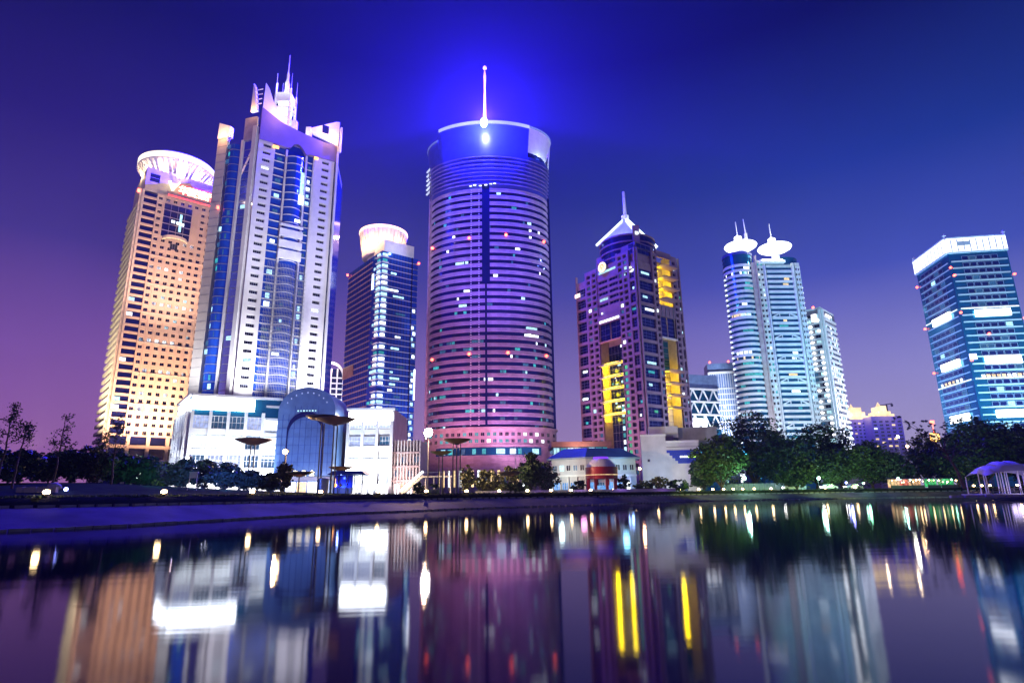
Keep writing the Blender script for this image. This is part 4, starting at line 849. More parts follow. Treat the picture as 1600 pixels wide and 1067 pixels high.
    # discs: saucer, neck, cabin and mast
    for (x, y, xm, ym, zc, nm, dx) in ((1157,385,1152,347,0,1,0), (1210,388,1205,351,0,2,0)):
        P = at(x, y, 384); lx, ly, lz = P.x-161.9, 4.0, P.z-GZ
        rd = 10.6 if nm == 1 else 10.9
        d_ = part('roof_disc', smooth(MB().lathe([(3,lz-3.4),(rd-2.2,lz-1.9),(rd-.5,lz-.9),(rd,lz),(rd-.5,lz+.7),(rd-2.4,lz+1.6),(3.2,lz+2.8)], 44, (lx, ly)).mesh('roof_disc', discw)), r)
        part('disc_neck', smooth(MB().lathe([(2.6,H-8),(2.6,lz-3)], 16, (lx, ly)).mesh('disc_neck', white)), r)
        part('disc_cabin', smooth(MB().lathe([(2.5,lz+2.1),(2.5,lz+6.6),(2.0,lz+7)], 16, (lx-1.2, ly)).mesh('disc_cabin', discw)), d_)
        part('mast', MB().tube((lx-1.2,ly,lz+7),(lx-1.4,ly,lz+9),1.0,.5,8).tube((lx-1.4,ly,lz+9),(lx-1.6,ly,lz+18),.42,.3,8).mesh('mast', white), d_)
        point('disc_lamp', r.location+Vector((lx, ly-13, lz+5)), (.88,.97,1), 9000, .6)
    P = at(1165, 366, 390); part('mast', MB().tube((P.x-161.9,10,H),(P.x-161.9,10,P.z-2),1.1,1.1,8).tube((P.x-161.9,10,P.z-2),(P.x-162.5,10,P.z+9),.6,.2,8).mesh('mast', white), r)
    F.put('roof_terrace', boxmesh(17, 3, 1.8, white, .1), 12.4, H-2.5, 1.2); F.put('terrace_light', boxmesh(14, .3, 1.1, panelw), 12, H-1.6, 4.3)
    part('mast_base', MB().lathe([(2.2,H),(2.2,H+8)], 12, (20, 8)).mesh('mast_base', white), r)
    point('terrace_lamp', r.location+Vector((14, -7, H+4)), (.9,1,.95), 6500, .6)
    spot('floodlight', r.location+Vector((14, -55, 8)), r.location+Vector((15, 0, 55)), (.55,.85,1), 2.4e5, 95, .9, 1.0)
    spot('floodlight', r.location+Vector((-30, -50, 8)), r.location+Vector((-9, 0, 60)), (.75,.75,.95), 1.6e5, 90, .9, 1.0)
    spot('floodlight', r.location+Vector((26, -70, 30)), r.location+Vector((16, 0, 120)), (.20,.72,1), 2.8e5, 80, .9, 1.0)
discw = lit('disc_light', (.93,.98,1), 3.2, var=.05); lit_soft = lit('soft_lamp', (.8,.9,1), 1.6, var=.5)
disc_tower()

# ------------------------------------------------------------------ white lit block behind the twin drums
def lamp_block():
    r = thing('office_block', 'white lit office block with rows of bright lamps behind the twin drum tower', 'office block', (230, 430, GZ))
    a = Vector((0,0)); b_ = heading(45)*29.6; d = heading(-45)*13; F = Face(r, a, b_); S = Face(r, d, a); H = 131
    part('core', MB().prism([tuple(a), tuple(b_), tuple(b_+d), tuple(d)], 0, H).mesh('core', grey), r)
    part('roof_rim', MB().prism([tuple(p) for p in (a, b_, b_+d, d)], H, H+1.6).mesh('roof_rim', white), r)
    FL = 4.0; n = int((H-20)/FL)
    for j in range(n):
        z = 20+FL*j
        F.put('floor_band', boxmesh(24, .9, 1.5, white, .1), 17.6, z, 0); S.put('floor_band', boxmesh(13, .7, 1.2, offw, .1), 6.5, z, 0)
        for k2 in range(2):
            S.put('window', windowmesh(3.6, 2.4, glass, grey, 2), 3.6+k2*5.4, z+1.3, .1, pick(((.3, w_cool), (.3, w_dim))) or glass)
            if rng.random() < .8 and 3 < j < n-1: S.put('lamp', _cache.setdefault('gl', smooth(MB().lathe([(.1,-.9),(1.0,-.5),(1.25,0),(1.0,.5),(.1,.9)], 10).mesh('lamp', panelw))), 4.6+k2*5.6, z+2.4, 1.0)
        for k2 in range(5):
            if rng.random() < .75: F.put('window', boxmesh(1.7, .1, 1.7, w_white), 7.5+k2*4.8, z+1.9, .1, pick(((.35, w_white), (.3, w_cool))) or w_dim)
    F.put('corner_pier', boxmesh(2.4, 1.2, H, white, .1), 1.6, 0, 0); S.put('corner_pier', boxmesh(1.6, 1.2, H, white, .1), 12, 0, 0)
    F.put('roof_light', boxmesh(12, .4, 1.2, panelw), 12, H-4, 1.0); S.put('roof_light', boxmesh(3.4, .4, 5.5, panelw), 8, H-9, .8)
    S.put('warning_lamp', boxmesh(1.4, 1, 1.4, redlamp), 8, H+1.6, -1)
    spot('floodlight', r.location+F.p(20, 10, 60), r.location+F.p(16, 60, 0), (.75,.78,1), 7e5, 90, .9, 1.0)
lamp_block()

# ------------------------------------------------------------------ blue glass tower, far right
def glass_tower():
    r = thing('glass_tower', 'blue glass tower with white lit parapet and broad white light panels', 'skyscraper', (255.6, 330, GZ))
    a = Vector((0,0)); d = heading(8)*36; b_ = heading(98)*31.5; F = Face(r, a, b_); S = Face(r, d, a); H = 140.5; FL = 4.05
    zt = lambda f, x, y: f.z_px(x, y)
    part('core', MB().prism([tuple(a), tuple(b_), tuple(b_+d), tuple(d)], 0, H-7).mesh('core', tealglass), r)
    cw = 5.2; n = int((H-9-10)/FL)
    zp = [(zt(F,1543,490), 3.4), (zt(F,1563,563), 3.8), (zt(F,1570,647), 3.6)]
    for j in range(n):
        z = 10+FL*j
        F.put('floor_band', boxmesh(31.5-2, .5, .75, pale, .1), 15.75, z, 0); S.put('floor_band', boxmesh(36-3, .4, .5, pale, .1), 18, z, 0)
        pf = any(abs(z+1.8-q) < 3.0 for q, _ in zp)
        if pf: continue
        for k2 in range(5): F.put('window', windowmesh(3.5, 2.5, glass, pale, 1), 8.4+k2*3.9, z+.9, .3, pick(((.02, w_cool), (.10, w_dim))) or navy)
        for k2 in range(5): S.put('window', windowmesh(4.3, 2.5, glass, pale, 1), 6.6+k2*4.9, z+.9, .25, pick(((.02, w_cool), (.08, w_dim))) or navy)
    for z, h in zp:
        F.put('light_panel', boxmesh(18.2, .8, h+.6, panelw), 16.6, z-h/2, .4)
    for (x, y), h in (((1488,567),4.2), ((1488+2,568),0)):
        if h: S.put('light_panel', boxmesh(19, .8, h, panelw), 18.5, S.z_px(x-20, y-65)-h/2-0, .4); S.put('light_panel', boxmesh(19, .8, h, panelw), 18.5, S.z_px(1488, 571)-h/2, .4); S.put('light_panel', boxmesh(19, .8, h, panelw), 17.5, S.z_px(1505, 653)-h/2, .4)
    F.put('light_panel', boxmesh(3.6, .5, 3.2, lit_violet), 1.8, zt(F,1507,558)-1.6, .5)
    for z in (zt(F,1543,490)+3.2, zt(F,1550,592)): F.put('lit_belt', boxmesh(30, .3, .6, lit_soft), 15.7, z, .5); S.put('lit_belt', boxmesh(34, .3, .6, lit_soft), 18, z, .5)
    for k2 in range(9): F.put('lit_pane', boxmesh(1.8, .1, 1.6, w_warm), 5+k2*2.6, zt(F,1550,592)+1, .6, w_warm if rng.random() < .6 else w_white)
    for k2 in range(6): S.put('lit_pane', boxmesh(2.2, .1, 1.6, w_warm), 6+k2*4, zt(F,1550,592)+1, .6, w_warm if rng.random() < .6 else w_white)
    # lit parapet screens with end finials
    F.put('parapet_screen', boxmesh(31.6, .9, 8.2, parlit), 15.8, H-7, .2); S.put('parapet_screen', boxmesh(36, .9, 8.2, parlit), 18, H-7, .2)
    for f, l in ((F, 31.5), (S, 36)): f.put('parapet_rail', boxmesh(l, 1.2, .8, white, .1), l/2, H+1.2, .2); f.put('parapet_rail', boxmesh(l, 1.2, .8, white, .1), l/2, H-7.8, .2)
    for k2 in range(9): F.put('parapet_post', boxmesh(.5, .3, 7.4, offw), 2+k2*3.4, H-6.8, 1.15); S.put('parapet_post', boxmesh(.5, .3, 7.4, offw), 2.4+k2*3.9, H-6.8, 1.15)
    F.put('parapet_sign', boxmesh(7.0, .2, 2.6, offw), 9, H-3.4, 1.2)
    for p in (a, b_, d): part('finial', MB().lathe([(.5,H+1.8),(.5,H+3.2),(1.1,H+3.6),(.2,H+4.8)], 8, tuple(p)).mesh('finial', white), r)
    for f, x, y in ((F,1484,419),(F,1490,431),(F,1500,489),(S,1435,449),(S,1448,514),(S,1462,583),(F,1544,522),(F,1517,563)):
        f.put('warning_lamp', _cache.setdefault('wl', smooth(MB().lathe([(.1,-.7),(.7,-.35),(.7,.35),(.1,.7)], 8).mesh('warning_lamp', redlamp))), max(-.6, min(f.L+.5, f.at_px(x, y))), f.z_px(x, y), .9)
    for z in (118, 92): F.put('warning_lamp', _cache['wl'], 32, z, .9)
    spot('floodlight', r.location+F.p(14, 20, 75), r.location+F.p(15, 80, 0), (.30,.72,1), 1.05e6, 95, .9, 1.0)
    spot('floodlight', r.location+S.p(20, 20, 70), r.location+S.p(18, 80, 0), (.16,.42,1), 8e5, 90, .9, 1.0)
parlit = lit('parapet_light', (.90,.95,1), 2.4, var=.15, scale=.25); lit_violet = lit('violet_panel', (.62,.62,1), 3.0, var=.1)
glass_tower()

# ------------------------------------------------------------------ smaller and more distant buildings
def gap_block():
    P = at(508, 600, 430); r = thing('apartment_block', 'white lit grid front with a curved top, in the gap beside the finned tower', 'apartment block', (P.x, P.y, GZ))
    F = Face(r, (-6, 0), (17, 6)); H = at(520, 575, 430).z-GZ
    part('core', MB().prism([(-6,0.2),(17,6.2),(13,22),(-10,16)], 0, H).mesh('core', navy), r)
    for i in range(6): F.put('pier', boxmesh(1.0, .8, H, white, .05), 1+i*4.3, 0, 0)
    for j in range(20): F.put('floor_band', boxmesh(23.4, .6, .9, white, .05), 11.8, 8+j*4.0, 0)
    top = MB().lathe([(9.4,0),(11,0),(11,1.6),(9.4,1.6)], 20, a0=0, a1=180).mesh('curved_top', white)
    o = part('curved_top', top, r, F.p(8, H-6, .9), F.rz); o.rotation_euler = (R(90), 0, F.rz)
    for _ in range(20): F.put('window', boxmesh(1.6, .1, 1.6, w_cool), 3.2+4.3*rng.randrange(5), 10+4*rng.randrange(17)+1.2, .1, pick(((.5, w_dim), (.3, w_cool))) or w_warm)
    point('roof_lamp', r.location+F.p(8, H+2, 6), (1,.8,.6), 9000, .6); spot('floodlight', r.location+F.p(8, 40, 40), r.location+F.p(10, 60, 0), (.8,.8,1), 2.2e5, 80, .9, 1)
gap_block()
def white_tower():
    P = at(1133, 640, 430); r = thing('office_block', 'slim pale office tower with white top frame, behind the truss front hall', 'office block', (P.x, P.y, GZ))
    F = Face(r, (-8.5, 4), (13, 0)); H = at(1140, 583, 430).z-GZ
    part('core', MB().prism([(-8.5,4.2),(13,.2),(15,18),(-6,20)], 0, H+8).mesh('core', hazeglass), r)
    for j in range(18): F.put('floor_band', boxmesh(21.6, .5, .9, offw, .05), 10.9, 4+j*4.0, 0)
    for i in range(14): F.put('mullion', boxmesh(.35, .6, H, offw, .05), .6+i*1.6, 0, .1)
    F.put('roof_frame', boxmesh(22.4, 1.0, 1.6, white, .1), 10.9, H, .3); F.put('corner_pier', boxmesh(1.0, 1.0, H, white, .1), .4, 0, .3)
    for _ in range(26): F.put('window', boxmesh(1.2, .1, 1.7, w_white), 1.4+1.6*rng.randrange(13), 5+4*rng.randrange(17)+1.2, .3, pick(((.4, w_white), (.3, w_cool))) or w_dim)
    for u in (2, 15): F.put('warning_lamp', _cache['wl'], u, H+9, 0)
    spot('floodlight', r.location+F.p(10, 20, 50), r.location+F.p(10, 50, 0), (.7,.8,1), 7.0e5, 90, .9, 1)
white_tower()
def truss_hall():
    P = at(1072, 660, 345); r = thing('truss_hall', 'low glass hall fronted by white diagonal trusses and a bright lit floor', 'hall', (P.x, P.y, GZ))
    F = Face(r, (-5, -2.6), (22, 6)); H = at(1085, 585, 345).z-GZ; h1 = at(1085, 608, 345).z-GZ; h0 = at(1085, 648, 345).z-GZ
    part('core', MB().prism([(-5,-2),(22,6.6),(20,28),(-7,24)], 0, H).mesh('core', tealglass), r)
    def seg(z0, z1):
        for i in range(4):
            for s in (0, 1):
                p0 = F.p(i*6.9+s*3.45, z0+(z1-z0)*s, 1.0); p1 = F.p(i*6.9+3.45+s*3.45, z0+(z1-z0)*(1-s), 1.0); part('truss_bar', MB().bar(p0, p1, .7, .7).mesh('truss_bar', white), r)
    zm = (h0+h1)/2; seg(h0, zm); seg(zm, h1); seg(h0-(zm-h0), h0)
    for z in (h0, zm, h1, h0-(zm-h0)): F.put('truss_chord', boxmesh(28, .8, 1.0, white, .1), 14, z-.4, .8)
    F.put('lit_floor', boxmesh(17, .3, 6, panelw), 10, h0-8, .1); F.put('glass_top', boxmesh(28, .3, H-h1-.5, hazeglass), 14, h1+.5, .3)
    spot('floodlight', r.location+F.p(10, 4, 22), r.location+F.p(10, 26, 0), (.85,.93,1), 2.6e5, 100, .9, .8)
truss_hall()
def far_block(label, x0, x1, ytop, tiers, Y=900, crane=False):
    P0, P1 = at(x0, 690, Y), at(x1, 690, Y); r = thing('office_block', label, 'office block', ((P0.x+P1.x)/2, Y, GZ)); w = P1.x-P0.x; H = at((x0+x1)/2, ytop, Y).z-GZ
    part('wall', MB().box(-w/2, w/2, 0, 30, 0, H).mesh('wall', hazewall), r)
    z = H
    for k2, (tw, th) in enumerate(tiers):
        part('roof_tier', MB().prism([(-w*tw/2,2),(w*tw/2,2),(w*tw/2,28),(-w*tw/2,28)], z, z+th).mesh('roof_tier', lit_gold), r); z += th
    part('roof_peak', MB().prism([(-w*.06,12),(w*.06,12),(w*.06,18),(-w*.06,18)], z, z+7, top=[(-.2,14.8),(.2,14.8),(.2,15.2),(-.2,15.2)]).mesh('roof_peak', lit_gold), r)
    for j in range(int(H/5)-1):
        for k2 in range(5):
            part('window', windowmesh(w/9, 2.4, glass, offw, 2), r, (-w/2+w*(k2+.5)/5, -.15, 5+j*5), 0, pick(((.10, w_warm), (.06, w_white))) or glass)
    point('roof_lamp', r.location+Vector((0, -14, H+9)), (1,.72,.42), 9e3, 1)
    return r, w, H
hazewall = mat('haze_tinted_render', (.46,.42,.56), .8, var=.1); lit_gold = lit('gold_crown', (1,.72,.38), 1.6, var=.4, scale=.12)  # far walls carry the lavender of the haze in their colour
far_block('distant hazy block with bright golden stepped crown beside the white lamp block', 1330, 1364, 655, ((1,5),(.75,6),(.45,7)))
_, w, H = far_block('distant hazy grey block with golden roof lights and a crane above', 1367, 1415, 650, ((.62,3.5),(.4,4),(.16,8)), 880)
P = at(1388, 632, 900); r = thing('tower_crane', 'small dark tower crane above the distant grey block', 'crane', (P.x, 905, GZ+H+7))
part('mast', MB().bar((0,0,-7),(0,0,13),1.6,1.6).mesh('mast', dark), r); part('jib', MB().bar((-11,0,12),(9,0,15),1.1,1.1).mesh('jib', dark), r); part('counterweight', MB().box(7,9.5,-1,1,10.5,14).mesh('counterweight', dark), r)

# ------------------------------------------------------------------ podium hall with the blue arch, bottom left
def podium():
    C = at(300, 630, 190); r = thing('shopping_podium', 'white glazed shopping podium with a blazing white roof strip, below the finned tower', 'shopping centre', (C.x, C.y, GZ))
    a = Vector((0,0)); d = heading(-36)*27; b_ = heading(62)*27; F = Face(r, a, b_); S = Face(r, d, a); H = F.z_px(310, 617)
    part('core', MB().prism([tuple(a), tuple(b_), tuple(b_+heading(-28)*40), tuple(d+heading(62)*10+heading(-28)*18), tuple(d)], 0, H-.4).mesh('core', tealglass), r)
    zs = [F.z_px(310, y) for y in (617, 640, 660, 688, 712, 735)]
    # storeys: roof strip, three glazed bands with white parapets between
    F.put('roof_strip', boxmesh(F.at_px(398, 632), .8, 4.0, panelbig), F.at_px(398, 632)/2, H-4.6, .3); S.put('roof_strip', boxmesh(20, .8, 2.6, panelbig), 16.6, H-4.2, .3)
    F.put('roof_rail', boxmesh(27, .8, .8, white, .1), 13.5, H-.4, .3); S.put('roof_rail', boxmesh(27, .8, .8, white, .1), 13.5, H-.4, .3)
    lv = [H-12.5, H-18.8, H-24.6]
    for k2, z in enumerate(lv):
        F.put('parapet', boxmesh(27, 1.0, 1.9, white, .1), 13.5, z, .1); S.put('parapet', boxmesh(27, 1.0, 1.9, white, .1), 13.5, z, .1)
        for i in range(5):
            F.put('glazing', windowmesh(4.9, 4.1, glass, white, 4, 2), 2.8+i*5.3, z+2.0, .15, pick(((.2, w_white), (.55, w_lav))) or w_dim); S.put('glazing', windowmesh(4.9, 4.1, glass, white, 3, 2), 2.8+i*5.3, z+2.0, .15, pick(((.15, w_white), (.5, w_lav))) or navy)
    for i in range(6):
        F.put('column', boxmesh(.9, 1.3, H-5, white, .1), .5+i*5.2, 0, .2); S.put('column', boxmesh(.7, 1.2, H-5, white, .1), .5+i*5.2, 0, .2)
    for i in range(5): F.put('shop_window', windowmesh(4.7, 5.2, glass, white, 4), 2.8+i*5.3, .4, .15, shopw); S.put('shop_window', windowmesh(4.7, 5.0, glass, white, 4), 2.8+i*5.3, .4, .15, shopw if i > 1 else w_white)
    F.put('fascia_light', boxmesh(25, .3, 1.6, panelbig), 13.5, 6.6, 1.2)
    # recessed blue hall between the podium and the arch
    for j in range(6): F.put('hall_band', boxmesh(7, .5, .7, pale, .05), 27-1.5, 8+j*4.2, .6)
    for u in (4, 13, 22): spot('podium_lamp', r.location+F.p(u, 3, 9), r.location+F.p(u, 16, 0), (.80,.91,1), 24000, 120, .9, .5)
    spot('podium_lamp', r.location+S.p(16, 3, 10), r.location+S.p(15, 16, 0), (.80,.90,1), 26000, 120, .9, .5)
panelbig = lit('white_light_strip', (.90,.95,1), 13.0, var=.1, sample=True)
podium()
def arch():
    P = at(473, 735, 196); r = thing('arched_portal', 'blue glass portal with a round arched top and small white characters', 'portal', (P.x, P.y, GZ))
    w = at(518, 690, 196).x-at(428, 690, 196).x; H = at(473, 605, 196).z-GZ; hs = at(428, 645, 196).z-GZ; n = 24
    prof = [(w/2, 0)]+[(w/2*math.cos(math.pi*i/n), hs+(H-hs)*math.sin(math.pi*i/n)**.9) for i in range(n+1)]+[(-w/2, 0)]
    def slab(sc_, y0, y1, m, nm):
        b = MB(); k = len(prof); pp = [(x*sc_, z*sc_ if z > 0 else z) for x, z in prof]
        b.add([(x, y0, z) for x, z in pp]+[(x, y1, z) for x, z in pp], [tuple(range(k))[::-1], tuple(range(k,2*k))]+[(i,(i+1)%k,(i+1)%k+k,i+k) for i in range(k)])
        return part(nm, b.mesh(nm, m), r)
    slab(1.0, 0, 18, archblue, 'portal_wall')
    # inner arch line and frame, glazing joints
    fr = MB(); k = len(prof); s0, s1 = .60, .64
    for i in range(k-1):
        (x0, z0), (x1, z1) = prof[i], prof[i+1]
        fr.add([(x0*s0,-.35,z0*s0*1.2),(x0*s1,-.35,z0*s1*1.2),(x1*s1,-.35,z1*s1*1.2),(x1*s0,-.35,z1*s0*1.2),(x0*s0,.05,z0*s0*1.2),(x0*s1,.05,z0*s1*1.2),(x1*s1,.05,z1*s1*1.2),(x1*s0,.05,z1*s0*1.2)], [(0,3,2,1),(0,4,7,3),(1,2,6,5)])
    part('inner_arch', fr.mesh('inner_arch', navy), r)
    for i in range(-4, 5): part('glazing_bar', MB().box(i*1.9-.06,i*1.9+.06,-.12,.02,7,hs*(1.08 if abs(i) < 3 else .98)).mesh('glazing_bar', archbar), r)
    for j in range(7): part('glazing_bar', MB().box(-w/2+.3,w/2-.3,-.10,.02,8+j*2.7,8.12+j*2.7).mesh('glazing_bar', archbar), r)
    for i in range(9):
        t_ = R(150-15*i); part('lit_letter', MB().box(-.13,.13,-.2,0,-.2,.2).mesh('lit_letter', w_lav), r, (w*.40*math.cos(t_), -.1, hs*1.0+(H-hs)*.78*math.sin(t_)))
    for i in range(7): part('lit_letter', MB().box(-.2,.2,-.2,0,-.2,.2).mesh('lit_letter', w_cool), r, (-2.8+i*.95, -.1, hs*1.02))
    for i, ch in enumerate('售品金'):
        cu = bpy.data.curves.new('character', 'FONT'); cu.body = ch; cu.size = 1.9; cu.extrude = .1; cu.align_x = 'CENTER'; cu.materials.append(signcream)
        o = part('sign_character', text_mesh(cu), r, (-2.0+i*2.6, -.9, 6.6)); o.rotation_euler = (R(90), 0, 0)
    part('canopy', MB().box(-w/2-.6,w/2+.6,-2.5,.0,5.0,6.1).mesh('canopy', pinkst), r)
    for i in range(5): part('shop_window', windowmesh(3.2, 4.4, glass, white, 3), r, (-7+i*3.5, -.1, .3), 0, shopw if i != 2 else w_warm)
    spot('floodlight', r.location+Vector((0, -26, 3)), r.location+Vector((0, 0, 17)), (.42,.56,1), 48000, 90, .9, .6)
archbar = mat('portal_bar', (.04,.09,.30), .4); archblue = mat('blue_portal_glass', (.09,.17,.36), .3, 0, var=.2, spec=.6)
arch()
def right_podium():
    P = at(578, 740, 205); r = thing('shopping_podium', 'white shop building with a glaring roof sign, between the blue portal and the street lamp', 'shopping centre', (P.x, P.y, GZ))
    x0, x1 = at(541, 700, 205).x-P.x, at(614, 700, 205).x-P.x; z = lambda y: at(578, y, 205).z-GZ; H = z(640)
    part('core', MB().box(x0, x1, .3, 26, 0, H).mesh('core', grey), r); F = Face(r, (x0, .3), (x1, .3)); w = x1-x0
    F.put('roof_sign', boxmesh(w*.92, .9, 4.2, panelbig), w*.5, z(663), .5); F.put('roof_rail', boxmesh(w+.6, 1, .7, white, .1), w/2, H-.2, .2)
    for y in (678, 704, 724): F.put('parapet', boxmesh(w, 1.0, 1.5, white, .1), w/2, z(y), .1)
    for i in range(3):
        for y, m in ((676, None), (702, None), (722, w_white)):
            F.put('glazing', windowmesh(w/3-1.0, 2.9, glass, white, 4, 2), w*(i+.5)/3, z(y)+1.4, .12, m or pick(((.6, w_lav), (.15, w_white))) or w_dim)
    for i in range(4): F.put('column', boxmesh(.9, 1.3, H-4, white, .1), .5+i*(w-1)/3, 0, .15)
    F.put('lit_fascia', boxmesh(w-1, .5, 2.4, panelbig), w/2, z(737), 1.0)
    for i in range(4): F.put('shop_window', windowmesh(w/4-.6, 3.6, glass, white, 4), w*(i+.5)/4, .3, .15, shopw)
    # stepped lower wing towards the lamp
    x2 = at(655, 700, 205).x-P.x; G = Face(r, (x1+.1, 1.5), (x2, 1.5)); hw = z(688)
    part('wing', MB().box(x1+.1, x2, 1.8, 24, 0, hw).mesh('wing', pinkst), r)
    for i in range(9): G.put('fin', boxmesh(.35, .8, hw, pale, .05), .5+i*1.05, 0, .3)
    for k2 in range(3): G.put('ledge', boxmesh(G.L, 1.0, .6, pinkst, .05), G.L/2, 4.5+k2*4.6, .3)
    for i in range(4): G.put('shop_window', windowmesh(1.8, 3.4, glass, pinkst, 2), 1.2+i*2.2, .4, .2, w_warm if i % 2 else shopw)
    for i in range(4): G.put('window', windowmesh(1.6, 2.2, glass, pinkst, 2), 1.2+i*2.2, 6+(i % 2)*4.6, .2, pick(((.3, w_warm),)) or w_dim)
    spot('podium_lamp', r.location+Vector((-1, -10, 3)), r.location+Vector((0, 0, 14)), (.82,.91,1), 36000, 125, .9, .5); spot('podium_lamp', r.location+Vector((x2-4, -9, 3)), r.location+Vector((x2-4, 0, 9)), (1,.72,.66), 12000, 120, .9, .5)
right_podium()

# ------------------------------------------------------------------ park pavilions and small buildings by the lake
def on_ground(x, Y):
    k = kx(x, 765); return Vector((k*Y, Y, GZ+mound(k*Y, Y)))
def rise(x, y, Y): return at(x, y, Y).z
def tea_house():
    C = on_ground(917, 168); r = thing('lakeside_restaurant', 'two storey pale lakeside restaurant with a blue hipped roof, behind the red kiosk', 'restaurant', C)
    a = Vector((0,0)); d = heading(-58)*10.6; b_ = heading(74)*15; F = Face(r, a, b_); S = Face(r, d, a)
    H = at(917, 714, 168).z-C.z; back = heading(8)*9
    part('wall', MB().prism([tuple(a), tuple(b_), tuple(b_+back), tuple(d+back), tuple(d)], 0, H).mesh('wall', offw), r)
    ov = .9; pl = [Vector((-.2,-1.2)), b_+Vector((1.2,-.8)), b_+back+Vector((1,1)), d+back+Vector((-1,1)), d+Vector((-1.3,-.4))]; ctr = (a+b_+d+back)*.35
    part('roof', MB().prism([tuple(p) for p in pl], H, H+2.6, top=[tuple(p*.62+ctr*.38) for p in pl]).mesh('roof', blueroof), r)
    part('eave', MB().prism([tuple(p*1.01) for p in pl], H-.35, H-.02).mesh('eave', bluepale), r)
    for f, L_ in ((F, 15), (S, 10.6)):
        f.put('string_course', boxmesh(L_, .3, .5, white, .05), L_/2, H*.46, .05)
        n = int(L_/2.1)
        for i in range(n): f.put('window', windowmesh(1.35, 1.7, glass, white, 2), 1.1+i*2.1, H*.62, .04, pick(((.3, w_dim), (.2, w_cool))) or glass)
        for i in range(int(L_/2.6)+1): f.put('arcade_post', boxmesh(.3, .3, H*.46, white, .05), .2+i*2.55, 0, .2)
        for i in range(int(L_/2.7)): f.put('shopfront', windowmesh(2.1, 2.7, glass, white, 3), 1.6+i*2.6, .2, .04, pick(((.45, w_blue), (.2, w_dim))) or w_white)
    S.put('air_conditioner', boxmesh(.9, .5, .7, grey), 2.2, H*.5, .05)
    point('eave_lamp', C+S.p(5, H*.55, 5), (.75,1,.95), 900, .9); point('eave_lamp', C+F.p(11, 2.4, 3.5), (.25,.45,1), 700, .9); point('eave_lamp', C+F.p(9, H*.8, 4), (.2,.6,.9), 500, .9)
w_blue = lit('lit_blue_front', (.15,.45,1), 1.1); bluepale = mat('pale_blue_trim', (.3,.38,.55), .5)
tea_house()
def kiosk():
    C = on_ground(941, 146); r = thing('kiosk', 'round red kiosk with a glassy dome roof, before the blue roofed restaurant', 'kiosk', C)
    s = 3.8; zb = at(941, 742, 146).z-C.z; zt_ = at(941, 730, 146).z-C.z; zd = at(941, 717, 146).z-C.z
    part('drum', smooth(MB().lathe([(s,zb-.9),(s,zt_),(s*.9,zt_+.1)], 28).mesh('drum', redpaint)), r)
    part('dome', smooth(MB().lathe([(s*.92,zt_),(s*.86,zt_+(zd-zt_)*.35),(s*.62,zt_+(zd-zt_)*.8),(s*.5,zd),(.1,zd+.15)], 28, cap=False).mesh('dome', domeglass)), r)
    part('dome_light', MB().lathe([(s*.52,zd-.2),(s*.45,zd+.5),(.1,zd+.5)], 20).mesh('dome_light', violet), r)
    for i in range(8):
        an = R(i*45+12); part('leg', MB().box(-.32,.32,-.32,.32,0,zb).mesh('leg', redpaint) if i == 0 else _cache.setdefault('kl', MB().box(-.32,.32,-.32,.32,0,zb).mesh('leg', redpaint)), r, (s*.9*math.cos(an), s*.9*math.sin(an), 0))
    for i in range(10):
        an = R(i*36); part('dome_rib', MB().bar((s*.93*math.cos(an), s*.93*math.sin(an), zt_), (s*.64*math.cos(an), s*.64*math.sin(an), zt_+(zd-zt_)*.8), .09, .09).mesh('dome_rib', white), r)
    part('rim_light', MB().lathe([(s+.03,zb-.05),(s+.1,zb),(s+.03,zb+.08)], 28).mesh('rim_light', w_warm), r)
    part('counter', MB().box(-1.7,1.7,-.6,.6,0,1.6).mesh('counter', w_blue), r)
    point('kiosk_lamp', C+Vector((0, 0, zt_+.7)), (.45,.30,1), 260, .7); point('kiosk_lamp', C+Vector((-s-1.2, -s, 2.2)), (1,.3,.7), 170, .7)
domeglass = mat('frosted_dome', (.5,.5,.56), .35, var=.1); violet = lit('violet_cap', (.22,.05,1), 1.3, var=.1)
kiosk()
def salmon_hall():
    P = on_ground(905, 215); r = thing('market_hall', 'low salmon roofed hall with teal lit windows behind the blue roofed restaurant', 'hall', P)
    x0, x1 = kx(864, 700)*215-P.x, kx(952, 700)*215-P.x; F = Face(r, (x0, 0), (x1, 0)); H = at(905, 690, 215).z-P.z; h2 = at(905, 698, 215).z-P.z
    part('wall', MB().box(x0, x1, .2, 18, 0, h2).mesh('wall', tealglass), r); part('roof', MB().box(x0-.6, x1+.6, -1.2, 18.4, h2, H).mesh('roof', salmon), r)
    for i in range(8): F.put('window', windowmesh(F.L/8-.3, 3.0, glass, grey, 2), F.L*(i+.5)/8, h2-3.2, 0, pick(((.5, w_teal), (.25, w_cool))) or w_dim)
    F.put('lime_sign', boxmesh(1.5, .2, 2.2, limelamp), F.L*.42, h2-2.9, .2); F.put('pier', boxmesh(.8, .6, H, salmon), F.L-.4, 0, .1)
    point('roof_lamp', P+Vector((0, -7, h2-1)), (1,.55,.45), 2600, .4)
salmon_hall()
